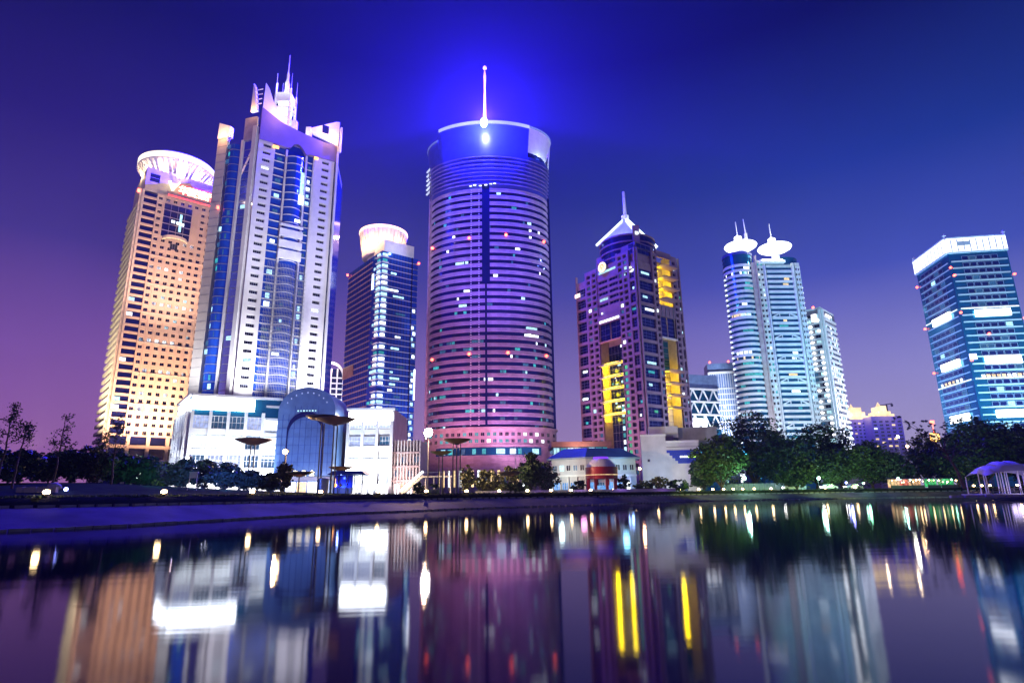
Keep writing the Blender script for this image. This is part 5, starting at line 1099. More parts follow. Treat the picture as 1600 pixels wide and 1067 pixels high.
def white_house():
    C = on_ground(1006, 182); r = thing('exhibition_hall', 'plain white stepped building with a blue stepped sign board beside the dark trees', 'hall', C)
    b_ = heading(101)*16.5; a = Vector((0,0)); F = Face(r, a, b_); up = heading(11)
    h1 = F.z_px(1010, 681); hr = F.z_px(1070, 690)
    part('wall', MB().prism([(0,0), tuple(F.p(7.2,0,0).xy), tuple((F.p(7.2,0,0).xy)+up*12), tuple(up*12)], 0, h1).mesh('wall', offw), r)
    part('wall', MB().prism([tuple(F.p(7.2,0,-.0).xy+F.u*.01), tuple(b_), tuple(b_+up*12), tuple(F.p(7.2,0,0).xy+F.u*.01+up*12)], 0, hr).mesh('wall', offw), r)
    P2 = F.p(2.6, 0, -3.2); h2 = at(1050, 667, 186).z-C.z
    part('upper_storey', MB().prism([tuple(P2.xy), tuple(P2.xy+F.u*8.6), tuple(P2.xy+F.u*8.6+up*9), tuple(P2.xy+up*9)], h1-.5, h2).mesh('upper_storey', offw), r)
    part('upper_storey', MB().prism([tuple(P2.xy+F.u*8.7+up*1.4), tuple(P2.xy+F.u*20+up*1.4), tuple(P2.xy+F.u*20+up*10), tuple(P2.xy+F.u*8.7+up*10)], hr-.5, h2-.4).mesh('upper_storey', grey_w), r)
    F.put('parapet', boxmesh(7.4, .35, .6, white, .05), 3.6, h1-.2, .02); F.put('parapet', boxmesh(9.4, .35, .6, white, .05), 11.9, hr-.2, .02); F.put('string_course', boxmesh(9.2, .12, .12, grey), 11.9, hr-1.5, .03)
    F.put('recess', boxmesh(2.6, .3, 1.7, redgr), 8.4, hr+.4, -2.9); F.put('window', windowmesh(.75, .8, glass, grey, 1), 2.0, h1*.53, .04)
    # stepped blue board with small lit lettering
    zt_, zb = F.z_px(1060, 703), F.z_px(1060, 724); n = 5; sh = (zt_-zb)/n
    for j in range(n): F.put('sign_board', boxmesh(9.0-(j)*.75, .14, sh-.02, bluepaint), 16.0-(9.0-j*.75)/2+.3, zt_-sh*(j+1), .06)
    for j in range(n-1): F.put('board_seam', boxmesh(8.4-j*.75, .05, .05, navy), 16.0-(8.4-j*.75)/2, zt_-sh*(j+1), .22)
    for i in range(4): F.put('sign_letter', boxmesh(.42, .1, .5, w_white), 11.2+i*.55, (zt_+zb)/2-.25, .24)
    for i in range(4): F.put('sign_letter', boxmesh(.42, .1, .6, limelamp), 13.5+i*.55, (zt_+zb)/2-.3, .24)
    F.put('door', windowmesh(2.4, 2.4, glass, grey, 2), 11.5, 0, .05, navy)
    spot('floodlight', C+F.p(6, 2, 17), C+F.p(8, 8, 0), (.60,.66,1), 9000, 95, .9, .6)
grey_w = mat('grey_render', (.34,.35,.4), .7)
white_house()
def snack_bar():
    C = on_ground(545, 118); r = thing('snack_bar', 'small open bar under a flat blue roof beside the tall double canopy', 'kiosk', C)
    s = 118/972; x0, x1 = -30*s, 30*s; zr = at(545, 742, 118).z-C.z
    part('roof', MB().prism([(x0,-2.6),(x1,-2.6),(x1,3),(x0,3)], zr, zr+.75, top=[(x0+.9,-1.8),(x1-.9,-1.8),(x1-.9,2.4),(x0+.9,2.4)]).mesh('roof', blueroof), r)
    for i in range(5): part('post', MB().tube((x0+.6+i*(x1-x0-1.2)/4,-2,0),(x0+.6+i*(x1-x0-1.2)/4,-2,zr),.09).mesh('post', dark), r)
    part('back_wall', MB().box(x0+.4, x1*.1, 1.2, 1.5, 0, zr).mesh('back_wall', navy), r); part('lit_panel', MB().box(x1*.12, x1*.55, 1.1, 1.3, .2, zr-.2).mesh('lit_panel', w_white), r)
    part('counter', MB().box(x0+1, x1-2.6, -1.5, -.9, 0, 1.1).mesh('counter', grey), r); part('orange_lamp', MB().lathe([(.05,0),(.3,.2),(.3,.5),(.05,.7)], 8, (x0+1.2, -.6)).box(x0+1.17, x0+1.23, -.63, -.57, .7, 1.6).mesh('orange_lamp', lit_orange), r, (0, 0, 1.2))
    for i in range(8): part('rail', MB().box(-.04,.04,-.04,.04,0,1.9).mesh('rail', grey), r, (x1*.55+i*.3, -1.2, 0))
    point('bar_lamp', C+Vector((x0+2, -.2, zr-.5)), (.3,.45,1), 90, .2)
snack_bar()
def staircase():
    C = on_ground(646, 150); r = thing('staircase', 'white lit open staircase climbing beside the street lamp', 'stairs', C)
    for i in range(14): part('step', MB().box(-.25,.35,-1,1,0,.12).mesh('step', white) if i == 0 else _cache.setdefault('step', MB().box(-.25,.35,-1,1,0,.12).mesh('step', white)), r, (-2.6+i*.36, 0, .15+i*.30))
    for y in (-1.05, 1.05): part('stringer', MB().bar((-3,y,.0),(2.4,y,4.5),.12,.5).mesh('stringer', white), r)
    part('handrail_light', MB().bar((-3,-1.15,1.0),(2.4,-1.15,5.5),.16,.5).mesh('handrail_light', panelw), r)
    for i in range(5): part('baluster', MB().bar((-2.6+i*1.15,-1.1,.4+i*.96),(-2.6+i*1.15,-1.1,1.3+i*.96),.06,.06).mesh('baluster', white), r)
    part('landing', MB().box(2.2, 9.5, -1.2, 1.6, 4.1, 4.4).mesh('landing', white), r); part('landing_rail', MB().box(2.4, 9.5, -1.2, -1.1, 5.2, 5.32).mesh('landing_rail', bluepale), r)
    for i in range(4): part('landing_post', MB().tube((3+i*2, -.8, 0), (3+i*2, -.8, 4.1), .14).mesh('landing_post', offw), r)
staircase()

# ------------------------------------------------------------------ disc canopies on poles
def canopy(label, x, ytop, wpx, Y, poles=2, extra=None):
    C = on_ground(x, Y); r = thing('disc_canopy', label, 'canopy', C, 'disc canopies in the lakeside park'); z = at(x, ytop, Y).z-C.z; rd = wpx/2*Y/972
    part('disc', smooth(MB().lathe([(.25,-rd*.30),(rd*.35,-rd*.26),(rd*.75,-rd*.12),(rd,0),(rd,.12),(rd*.7,.10),(.2,.02)], 40).mesh('disc', copper), 60), r, (0, 0, z))
    if extra: part('disc', smooth(MB().lathe([(.25,-rd*.22),(rd*.6,-rd*.15),(rd*.85,0),(rd*.85,.1),(.2,.05)], 40).mesh('disc', copper), 60), r, (extra[0], .8, z+extra[1]))
    for i in range(poles):
        dx = (i-(poles-1)/2)*.75 if not extra else (-2.5+(i % 2)*.55 if i < 2 else -.2+(i % 2)*.6)
        part('pole', MB().tube((dx,0,0),(dx,0,z-rd*.22),.13,.11,8).mesh('pole', dark), r)
    part('hub', MB().lathe([(.5,-rd*.34),(.6,-rd*.2)], 12).mesh('hub', dark), r, (0, 0, z))
    spot('canopy_lamp', C+Vector((rd*.3, -rd*.3, .6)), C+Vector((0, 0, z)), (1,.46,.24), 75*z, 70, .7, .2)
canopy('middle sized dark disc canopy on twin poles before the white podium', 389, 687, 56, 108)
canopy('tallest pair of dark disc canopies on four poles before the blue portal', 518, 655, 62, 108, 4, (-2.6, .6))
canopy('low dark disc canopy on one stem just beside the orange star lamp', 466, 738, 42, 112, 1)
canopy('low dark disc canopy peeping over the blue roofed snack bar', 531, 730, 38, 128, 1)
canopy('copper lit disc canopy on three poles beside the banded round tower', 713, 687, 44, 126, 3)
canopy('smaller copper lit disc canopy just under the starry street lamp', 688, 706, 35, 130, 2)
canopy('lowest wide disc canopy among the conical shrubs before the round tower', 797, 738, 40, 132, 1)

# ------------------------------------------------------------------ street lamps, poles, park furniture
def street_lamp(label, x, y, Y, colr, watts, m, rad=.55):
    C = on_ground(x, Y); r = thing('street_lamp', label, 'street lamp', C); z = at(x, y, Y).z-C.z
    part('pole', smooth(MB().lathe([(.2,0),(.14,1),(.09,z-.3)], 10).mesh('pole', dark)), r); part('head', MB().lathe([(.1,z-.4),(.5,z-.1),(.55,z+.35),(.1,z+.6)], 12).mesh('head', dark), r)
    part('globe', smooth(MB().lathe([(.05,z-rad),(rad*.7,z-rad*.7),(rad,z),(rad*.7,z+rad*.7),(.05,z+rad)], 14, (0,-.65)).mesh('globe', m)), r)
    point('lamp', C+Vector((0, -2.0, z)), colr, watts, .3)
street_lamp('tall street lamp with a dazzling warm star beside the round tower', 668, 676, 138, (1,.62,.36), 80000, lampc, 1.0)
street_lamp('short street lamp with an orange star before the blue portal', 443, 706, 122, (1,.55,.22), 5000, lampw, .5)
street_lamp('small orange lamp between the restaurant and the white hall', 1001, 732, 160, (1,.5,.25), 900, lampw, .3)
street_lamp('white lamp glowing low behind the thin trees, before the hotel tower', 203, 730, 96, (.75,1,.9), 2600, greenlamp, .4)
street_lamp('small white park lamp at the far end of the shrubs', 290, 716, 118, (1,.8,.7), 2500, lampc, .3)
street_lamp('bright green white lamp under the round green tree', 1163, 747, 166, (.45,1,.70), 2600, greenlamp, .5)
street_lamp('green white lamp under the big dark tree crown', 1280, 747, 176, (.5,1,.85), 1500, greenlamp, .42)
street_lamp('tiny violet lamp beside the parked cars', 1322, 754, 176, (.35,.35,1), 500, bluelamp, .28)
street_lamp('turquoise star lamp above the lit stalls', 1404, 748, 170, (.4,1,.9), 1100, greenlamp, .38)
street_lamp('white star lamp beyond the trees, between distant block and leaning tree', 1416, 682, 420, (1,.95,.75), 9000, lampc, .9)
street_lamp('orange street lamp among the tree leaves, below the glass tower', 1428, 697, 240, (1,.5,.25), 3000, lampw, .5)
street_lamp('small green garden lamp under the round right hand trees', 1349, 755, 172, (.3,1,.5), 350, greenlamp, .2)
C = on_ground(1476, 190); C.z = GZ
r = thing('lantern_sign', 'orange framed lantern sign glowing among the tree leaves', 'lantern', C); z0 = at(1476, 683, 190).z-C.z
part('post', MB().tube((0,0,0),(0,0,z0-1.3),.14).mesh('post', dark), r); part('frame', MB().box(-1.4,1.4,-.2,.2,z0-1.3,z0-1.0).box(-1.4,1.4,-.2,.2,z0+1,z0+1.3).box(-1.4,-1.1,-.2,.2,z0-1,z0+1).box(1.1,1.4,-.2,.2,z0-1,z0+1).mesh('frame', lit_orange), r); part('panel', MB().box(-1.1,1.1,-.05,.1,z0-1,z0+1).mesh('panel', w_warm), r)
part('red_cap', MB().box(-.5,.5,-.3,.3,z0+4.2,z0+5.2).tube((0,0,z0+1.3),(0,0,z0+4.2),.1).mesh('red_cap', redlamp), r)
for x, y, fl in ((806, 698, 'nearer the copper canopies'), (815, 699, 'nearer the conical tree')):
    C = on_ground(x, 175); z = at(x, y, 175).z-C.z; r = thing('flagpole', 'thin white flagpole before the round tower, '+fl, 'flagpole', C, 'flagpoles before the round tower')
    part('pole', MB().tube((0,0,0),(0,0,z),.12,.07).mesh('pole', white), r); part('finial', MB().lathe([(.02,z),(.2,z+.2),(.02,z+.4)], 8).mesh('finial', white), r)

lamp_px = [(72,772),(256,770),(394,769),(501,769),(591,769),(666,769),(729,769),(780,769),(824,768.5),(861,768.5),(892,768.5),(923,768),(958,768),(993,768),(1027,768),(1063,767.5),(1092,767.5),(1114,767),(1131,767),(1146,767),(1161,767),(1179,766.5),(1205,766.5),(1290,766),(1337,766),(1395,766),(1438,766),(1477,765.5),(1523,767),(1535,764.5),(1549,769),(1591,764.5)]
lampbody = MB().box(-.28,.28,-.16,.3,-.35,.0).box(-.32,.32,-.2,.34,.36,.42).mesh('housing', dark); lens = MB().lathe([(.12,0),(.27,.07),(.29,.2),(.22,.32),(.08,.36)], 10).mesh('lens', lampw); stake = MB().tube((0,0,-.9),(0,0,-.35),.06).mesh('stake', dark)
lamp_at = ['nearest the pale block wall', 'before the green lit shrub', 'before the twin pole dark canopy', 'under the tall cylindrical planter', 'before the white shop doors', 'under the tall star street lamp', 'below the slim brown lit shrub', 'before the first domed olive shrub', 'below the conical tree', 'below the broad dark bush', 'at the end of the violet wall', 'under the restaurant corner', 'straight below the red kiosk', 'between kiosk and white hall', 'before the reddish bush at the white hall', 'below the blue sign board', 'first of the close row by the green tree', 'second of the close row by the green tree', 'third of the close row by the green tree', 'in the close row, just before the bright green white lamp', 'just past the bright green white lamp', 'last of the close row, before the largest dark tree', 'below the first parked car', 'below the silver parked car', 'before the white and red stall', 'before the mixed lamp stall', 'before the stall beside the leaning tree', 'just before the first tent column', 'inside the foot of the tent', 'lowest one, on the stones before the tent', 'before the middle of the tent', 'at the far end of the tent']
for i, (x, y) in enumerate(lamp_px):
    k, e = ray(x, y); Y = shore_y(k)+AP+1.3
    r = thing('shore_lamp', 'small warm bank lamp, '+lamp_at[i], 'lamp', (k*Y, Y, GZ+.30), 'ground lamps along the lake edge')
    part('housing', lampbody, r); part('lens', lens, r); part('stake', stake, r)
    if i % 2 == 0 or i < 5: spot('shore_light', (k*Y, Y-.2, GZ+1.0), (k*Y, Y+2, GZ), (1,.62,.25), 90, 130, .8, .1)

C = on_ground(935, 136); r = thing('low_wall', 'long low white wall glowing violet between shore lamps and restaurant', 'wall', C)
for i in range(22): part('block', MB().box(-.98,.98,-.15,.15,0,.55).mesh('block', offw) if i == 0 else _cache.setdefault('lw', MB().box(-.98,.98,-.15,.15,0,.55).mesh('block', offw)), r, (-26+i*2.0, .35*math.sin(i*.35), 0))
part('coping', MB().box(-27,17,-.45,.75,.551,.62).mesh('coping', offw), r)
for i in range(5): garden(C+Vector((-22+i*9, -2.2, .9)), (.42,.16,1), 70)
# board on white legs, pale wall block, ball light, drum planter, benches, small figures
C = on_ground(300, 84); r = thing('notice_board', 'white notice board on splayed white legs before the blue shrubs', 'notice board', C); h = at(300, 738, 84).z-C.z
for dx, l in ((-.45,-.65), (.45,.6)): part('leg', MB().tube((l,0,0),(dx,0,h-.5),.05).mesh('leg', white), r)
part('board', MB().box(-.55,.55,-.06,.04,h-.75,h).mesh('board', offw), r); part('frame', MB().box(-.6,.6,-.08,.06,h,h+.08).mesh('frame', white), r)
C = on_ground(50, 66); r = thing('garden_wall', 'low pale block wall on the lawn by the hedge', 'wall', C)
for i in range(6): part('block', MB().box(-.33,.33,-.2,.2,0,.62-.04*(i % 2)).mesh('block', concrete), r, (-1.2+i*.7, .05*(i % 2), 0))
C = on_ground(84, 70); r = thing('boulder', 'rounded pale boulder on the lawn beside the block wall', 'boulder', C); part('stone', smooth(MB().lathe([(.5,0),(.75,.2),(.62,.55),(.3,.75),(.02,.8)], 10, sxy=(1.1,.8)).mesh('stone', concrete), 80), r)
C = on_ground(103, 68); r = thing('ball_light', 'small white ball light low on the dark lawn', 'lamp', C); part('ball', smooth(MB().lathe([(.02,.1),(.16,.17),(.2,.3),(.14,.43),(.02,.5)], 12).mesh('ball', bluelamp)), r); part('base', MB().box(-.12,.12,-.12,.12,-.1,.12).mesh('base', dark), r)
C = on_ground(504, 104); r = thing('planter', 'tall cylindrical planter lit from below between the canopy poles', 'planter', C); part('pot', smooth(MB().lathe([(.85,0),(.95,1.8),(1.0,2.4),(.9,2.5),(.8,2.2)], 20).mesh('pot', grey)), r); part('soil', MB().lathe([(.02,2.2),(.8,2.2)], 16, cap=False).mesh('soil', soil_m), r)
C = on_ground(1437, 168)
def stall(label, x, col_, n, w=3.2):
    C = on_ground(x, 168); r = thing('market_stall', label, 'stall', C, 'lit stalls along the lake promenade')
    part('roof', MB().prism([(-w/2-.3,-1.2),(w/2+.3,-1.2),(w/2+.3,1.2),(-w/2-.3,1.2)], 2.5, 2.75, top=[(-w/2,-.6),(w/2,-.6),(w/2,.6),(-w/2,.6)]).mesh('roof', dark), r)
    for sx_ in (-1, 1): part('post', MB().tube((sx_*w/2,-.9,0),(sx_*w/2,-.9,2.5),.07).mesh('post', dark), r)
    part('back_panel', MB().box(-w/2,w/2,.5,.6,.3,2.4).mesh('back_panel', col_), r); part('counter', MB().box(-w/2,w/2,-1,-.6,0,.8).mesh('counter', dark), r)
    for i in range(n): part('lamp', MB().lathe([(.02,-.2),(.2,0),(.02,.2)], 8).mesh('lamp', rng.choice((lampw, signcream, greenlamp))), r, (-w/2+.3+i*(w-.6)/max(1,n-1), -.95, rng.uniform(1.5,2.3)))
s_red = lit('stall_red', (1,.18,.10), .9, var=1, scale=1.5); s_green = lit('stall_green', (.06,.9,.25), .5, var=1, scale=1.5); s_warm = lit('stall_warm', (1,.55,.25), .7, var=1, scale=1.5)
stall('stall glowing white and red below the turquoise star lamp', 1400, s_warm, 3); stall('stall with a red glowing back next to the white one', 1416, s_red, 2, 2.4)
stall('stall strung with mixed warm lamps between red and green stalls', 1433, s_warm, 4); stall('bright green glowing stall, middle of the row', 1458, s_green, 3); stall('green and white stall beside the leaning tree', 1482, s_green, 4, 4.2)
for x, l, m in ((1236, 'small pale parked car below the dark tree', offw), (1296, 'white parked car beside the green white lamp', white), (1333, 'silver parked car beside the violet lamp', grey)):
    C = on_ground(x, 176); r = thing('parked_car', l, 'car', C)
    pr = [(-2.1,.35),(-2.15,.75),(-1.5,.9),(-.9,1.4),(.7,1.42),(1.4,.95),(2.1,.82),(2.15,.35)]; b = MB(); k_ = len(pr)
    b.add([(x_,-.85,z) for x_, z in pr]+[(x_,.85,z) for x_, z in pr], [tuple(range(k_)), tuple(range(k_,2*k_))[::-1]]+[(i,i+k_,(i+1)%k_+k_,(i+1)%k_) for i in range(k_)]); part('body', b.mesh('body', m), r)
    part('side_window', MB().add([(-1.3,-.87,.95),(1.2,-.87,.95),(.65,-.87,1.34),(-.85,-.87,1.34)], [(0,1,2,3)]).mesh('side_window', glass), r)
    for wx in (-1.35, 1.35):
        for y in (-.88, .68): part('wheel', MB().tube((wx,y,.33),(wx,y+.2,.33),.33,.33,12).mesh('wheel', black), r)
    part('headlight', MB().box(-2.2,-2.1,-.7,-.4,.6,.78).mesh('headlight', lampc), r); part('headlight', MB().box(-2.2,-2.1,.4,.7,.6,.78).mesh('headlight', lampc), r)
C = on_ground(1210, 178); r = thing('garden_fence', 'low teal lit fence panel behind the green white lamp', 'fence', C)
for i in range(16): part('panel', MB().box(-.7,.7,-.05,.05,.1,2.0).mesh('panel', bluepale) if i == 0 else _cache.setdefault('fp', MB().box(-.7,.7,-.05,.05,.1,2.0).mesh('panel', bluepale)), r, (-14+i*1.5, .04*(i % 2), 0))

def tent():
    Y = 118; r0 = on_ground(1568, Y); zb = at(1560, 771, Y).z; r = thing('tent_pavilion', 'white vaulted tent pavilion on slim white columns at the water edge', 'pavilion', (r0.x, Y, zb))
    sc_ = Y/972; zt_ = at(1575, 719, Y).z-zb; ze = at(1530, 742, Y).z-zb; x0, x1 = -40*sc_, 52*sc_; n = 22; k_ = 9; b = MB()
    def top(i, j):
        u = i/n; v = j/(k_-1); x = x0+(x1-x0)*u; y = -2.6+5.2*v
        arch_ = math.sin(math.pi*min(1, max(0, .04+.92*u)))**.55; lob = abs(math.sin(math.pi*u*4.0))*.28; cr = math.sin(math.pi*v)**.6
        return (x, y, ze+(zt_-ze)*(arch_*(.25+.75*cr))*(.80+.20*u)-.0+lob*cr*.8-(1-arch_)*.6)
    for i in range(n+1):
        for j in range(k_): b.v.append(top(i, j))
    for i in range(n):
        for j in range(k_-1): b.f.append((i*k_+j, (i+1)*k_+j, (i+1)*k_+j+1, i*k_+j+1)); b.m.append(0)
    part('canopy', smooth(b.mesh('canopy', tentcloth), 80), r)
    for i in (0, 5, 7, 12, 14, 16, 20, 22):
        for j in (0, k_-1):
            p = top(i, j); part('column', MB().tube((p[0], p[1], 0), (p[0], p[1], p[2]), .10, .09, 8).mesh('column', white), r)
    for i in range(0, n+1, 4): part('seam', MB().bar(top(i, 0), top(i, 2), .06, .08).bar(top(i, 2), top(i, 4), .06, .08).bar(top(i, 4), top(i, 6), .06, .08).mesh('seam', offw), r, (0, 0, .03))
    part('deck', MB().box(x0-1, x1+1, -3.2, 3.2, -.5, 0).mesh('deck', concrete), r)
    for i in range(9): part('railing_post', MB().box(-.05,.05,-.05,.05,0,.9).mesh('railing_post', dark), r, (x0+.5+i*1.3, -3.0, 0))
    for z in (.5, .9): part('railing_bar', MB().box(x0+.4, x1, -3.03, -2.97, z-.04, z+.04).mesh('railing_bar', dark), r)
    point('tent_lamp', Vector((r0.x, Y-5, zb+1.0)), (.62,.5,1), 420, .9); point('tent_lamp', Vector((r0.x+2, Y, zb+1.0)), (.75,.6,1), 120, .9)
tent()
# stone edging blocks on the bank below the tent
r = thing('edging', 'pale stone edging blocks along the water below the tent pavilion', 'kerb', at(1545, 774, 112))
for i in range(16): part('stone', MB().box(-.55,.55,-.25,.25,-.3,.12).mesh('stone', concrete) if i == 0 else _cache.setdefault('es', MB().box(-.55,.55,-.25,.25,-.3,.12).mesh('stone', concrete)), r, (-6.4+i*1.25, .1*math.sin(i*2.1), 0))

# ------------------------------------------------------------------ trees and shrubs
def foliage(lobes, n, size, m, seed, flat=.75, fill=.35):
    g = random.Random(seed); b = MB(); tot = sum(l[3]*l[5] for l in lobes)
    cl = []
    for l in lobes:
        for _ in range(max(3, int(n/22*l[3]*l[5]/tot))):
            t_, p = g.uniform(0, 2*math.pi), math.acos(g.uniform(-1, 1)); q = g.uniform(fill, 1)**.5*g.uniform(.86,1.06)
            cl.append((Vector((l[0]+l[3]*q*math.sin(p)*math.cos(t_), l[1]+l[4]*q*math.sin(p)*math.sin(t_), l[2]+l[5]*q*math.cos(p))), min(l[3], l[5])*g.uniform(.16,.34)))
    for c, s in cl:
        for _ in range(22):
            o = c+Vector((g.gauss(0,.6), g.gauss(0,.6), g.gauss(0,.6)*flat))*s
            a = Vector((g.gauss(0,1), g.gauss(0,1), g.gauss(0,.5))).normalized(); c2 = a.orthogonal().normalized(); c2.rotate(Matrix.Rotation(g.uniform(0,6.28), 3, a)); ss = size*g.uniform(.6,1.35)
            b.quad(o-a*ss*.5, o+c2*ss*.28, o+a*ss*.5, o-c2*ss*.28)
    return b.mesh('crown', m)
def tree(label, x, Y, ytop, halfw, m, seed, n=3200, name='tree', cat='tree', lift=.28, size=.75, lobes=5, group=None, flat=1.0, trunk=True, zoff=0):
    C = on_ground(x, Y); C.z += zoff; g = random.Random(seed*7+1); r = thing(name, label, cat, C, group)
    H = at(x, ytop, Y).z-C.z; w = halfw*Y/972; zc = H*(lift+(1-lift)/2); hz_ = H*(1-lift)/2
    lb = [(0, 0, zc, w*.72, w*.65, hz_*.92)]
    for i in range(lobes):
        an = i*6.28/lobes+g.uniform(-.4,.4); lb.append((w*.58*math.cos(an), w*.45*math.sin(an), zc+hz_*g.uniform(-.45,.42), w*g.uniform(.34,.5), w*g.uniform(.34,.5), hz_*g.uniform(.32,.52)*flat))
    lb.append((w*g.uniform(-.2,.2), 0, H-hz_*.38, w*.42, w*.42, hz_*.38))
    if trunk:
        tb = MB(); tr = max(.10, H*.022); p = Vector((0,0,-.2)); 
        q = Vector((g.uniform(-.3,.3), 0, H*lift*1.15)); tb.tube(p, q, tr*1.5, tr, 8)
        for i in range(6):
            l = lb[1+i % max(1, lobes)]; mid = q+(Vector(l[:3])-q)*.55+Vector((0,0,.3)); tb.tube(q, mid, tr*.7, tr*.4, 6); tb.tube(mid, Vector(l[:3]), tr*.4, tr*.15, 5)
        part('trunk', tb.mesh('trunk', bark), r)
    part('crown', foliage(lb, int(n*1.9), size, m, seed), r)
    return r
def shrub(*a, **k):
    k.setdefault('name', 'shrub'); k.setdefault('cat', 'shrub'); k.setdefault('lift', .0); k.setdefault('size', .55); return tree(*a, **k)
def thin_tree(label, x, Y, ytop, halfw, seed, lean=0.0, m=None, dens=1.0, low=.3):
    C = on_ground(x, Y); g = random.Random(seed); r = thing('sapling', label, 'tree', C); H = at(x, ytop, Y).z-C.z; w = halfw*Y/972
    tb = MB(); prev = Vector((0,0,-.2)); pts = [prev]; nseg = 9
    for i in range(1, nseg+1): pts.append(Vector((lean*H*i/nseg+g.uniform(-.08,.08), g.uniform(-.1,.1), H*.97*i/nseg)))
    for i in range(nseg): tb.tube(pts[i], pts[i+1], .11*(1-i/nseg)+.03, .11*(1-(i+1)/nseg)+.03, 6)
    tips = [pts[-1]]
    for i in range(22):
        f = low+(1-low)*g.random()*.95; j = min(nseg-1, int(f*nseg)); p = pts[j].lerp(pts[j+1], f*nseg-j); an = g.uniform(0, 6.28); ln = w*(1.15-.75*f)*g.uniform(.5,1.1)
        q = p+Vector((math.cos(an)*ln, math.sin(an)*ln, ln*g.uniform(.35,.8))); tb.tube(p, q, .035, .015, 4); tips += [q, p.lerp(q, .6)]
    part('trunk', tb.mesh('trunk', bark), r); b = MB()
    for tpt in tips:
        for _ in range(int(26*dens)):
            o = tpt+Vector((g.gauss(0,.22), g.gauss(0,.22), g.gauss(0,.22))); a = Vector((g.gauss(0,1), g.gauss(0,1), g.gauss(0,1))).normalized(); c2 = a.orthogonal().normalized(); s = g.uniform(.12,.26)
            b.quad(o-a*s*.6, o+c2*s*.35, o+a*s*.6, o-c2*s*.35)
    part('crown', b.mesh('crown', m or leaf_b), r); return r
# left: thin young trees over a dark hedge of shrubs
thin_tree('thin young tree with sparse top leaves, nearest the hedge end', 18, 70, 656, 20, 3, .05, dens=.45, low=.5); thin_tree('slender forked sapling cut by the picture edge', -6, 66, 628, 18, 4, .03, dens=.4, low=.5)
thin_tree('tallest thin tree standing alone before the violet sky', 80, 74, 650, 24, 5, .04, dens=.5, low=.42); thin_tree('thin leafy tree standing before the corner of the hotel tower', 172, 82, 652, 28, 6, -.03, dens=.6, low=.36)
thin_tree('small thin tree just beside the hotel tower corner', 150, 86, 672, 16, 7, .03, dens=.5)
gL = 'dark shrubs behind the lake lawn'
for i, (x, yt, hw, Y, m, l) in enumerate(((-30, 700, 52, 74, leaf_b, 'big dark hedge mass at the very edge of the lawn'), (28, 703, 38, 78, leaf_b, 'rounded dark hedge shrub behind the block wall'), (70, 708, 30, 84, leaf_a, 'greener shrub with light between its leaves, behind the tall thin tree'), (105, 702, 34, 84, leaf_b, 'broad dark shrub behind the ball light'), (140, 697, 38, 86, leaf_c, 'tall olive shrub before the foot of the hotel tower'), (182, 706, 30, 90, leaf_b, 'dark shrub just before the white glow of the low lamp'), (225, 712, 34, 92, leaf_d, 'green lit shrub beside the white low lamp'), (252, 722, 26, 100, leaf_a, 'small loose shrub between green and blue shrubs'))):
    shrub(l, x, Y, yt, hw, m, 20+i, 2600, group=gL, lobes=6)
gB = 'blue lit shrubs before the podium'
for i, (x, yt, hw, Y, l) in enumerate(((282, 716, 30, 96, 'round blue lit shrub behind the notice board'), (318, 718, 26, 104, 'blue tinged shrub just beside the notice board'), (350, 722, 36, 98, 'broadest deep blue shrub before the podium'), (388, 735, 30, 100, 'low blue shrub at the foot of the twin pole canopy'), (420, 738, 26, 106, 'loose shrub with pale flowers before the podium doors'), (443, 722, 16, 116, 'upright shrub glowing orange under the star lamp'))):
    shrub(l, x, Y, yt, hw, leaf_d if i < 4 else leaf_c, 40+i, 2200, group=gB, lobes=5)
garden(on_ground(346, 88)+Vector((0, 0, .8)), (.06,.14,1), 5200); garden(on_ground(300, 86)+Vector((0, 0, .6)), (.12,.16,1), 1600); garden(on_ground(226, 82)+Vector((0, 0, .8)), (.15,1,.55), 700); garden(on_ground(262, 90)+Vector((0, 0, 1.0)), (.45,.25,1), 260)  # the green one ahead of the lit shrub is an added fill
# middle: conifers and bushes before the round tower
shrub('dark low bush in front of the street lamp foot', 655, 126, 753, 12, leaf_b, 61, 500, lobes=3)
C = on_ground(677, 124); r = thing('planter', 'dark bowl planter with a sprouting plant beside the copper canopies', 'planter', C); part('pot', smooth(MB().lathe([(.7,0),(1.2,.5),(1.3,1.0),(1.1,1.0)], 16).mesh('pot', grey)), r); part('plant', foliage([(0,0,1.8,1.0,1.0,.9)], 240, .4, leaf_d, 62), r)
shrub('slim upright brown lit shrub beside the copper canopy poles', 730, 136, 725, 14, leaf_c, 63, 900, lobes=3); shrub('domed olive shrub before the arcade of the round tower', 764, 140, 732, 26, leaf_c, 64, 1600); shrub('second domed olive shrub, touching the low wide canopy', 795, 146, 728, 26, leaf_c, 65, 1600)
tree('dark conical tree before the round tower base', 829, 142, 706, 22, leaf_b, 66, 2200, lift=.08, lobes=4); shrub('broad dark bush between conical tree and restaurant', 852, 146, 722, 26, leaf_b, 67, 1900); shrub('low black bush at the foot of the conical tree', 806, 132, 752, 20, leaf_b, 68, 700)
shrub('low bush before the restaurant arcade', 905, 150, 748, 14, leaf_b, 69, 500); shrub('dark bush just beside the red kiosk', 974, 150, 742, 13, leaf_b, 70, 600); shrub('low dark hedge bush before the white hall', 1008, 158, 750, 20, leaf_b, 71, 900); shrub('reddish dark bush at the white hall foot', 1030, 160, 743, 18, leaf_c, 72, 800); shrub('low dark bush below the blue sign board', 1062, 160, 748, 22, leaf_b, 73, 900)
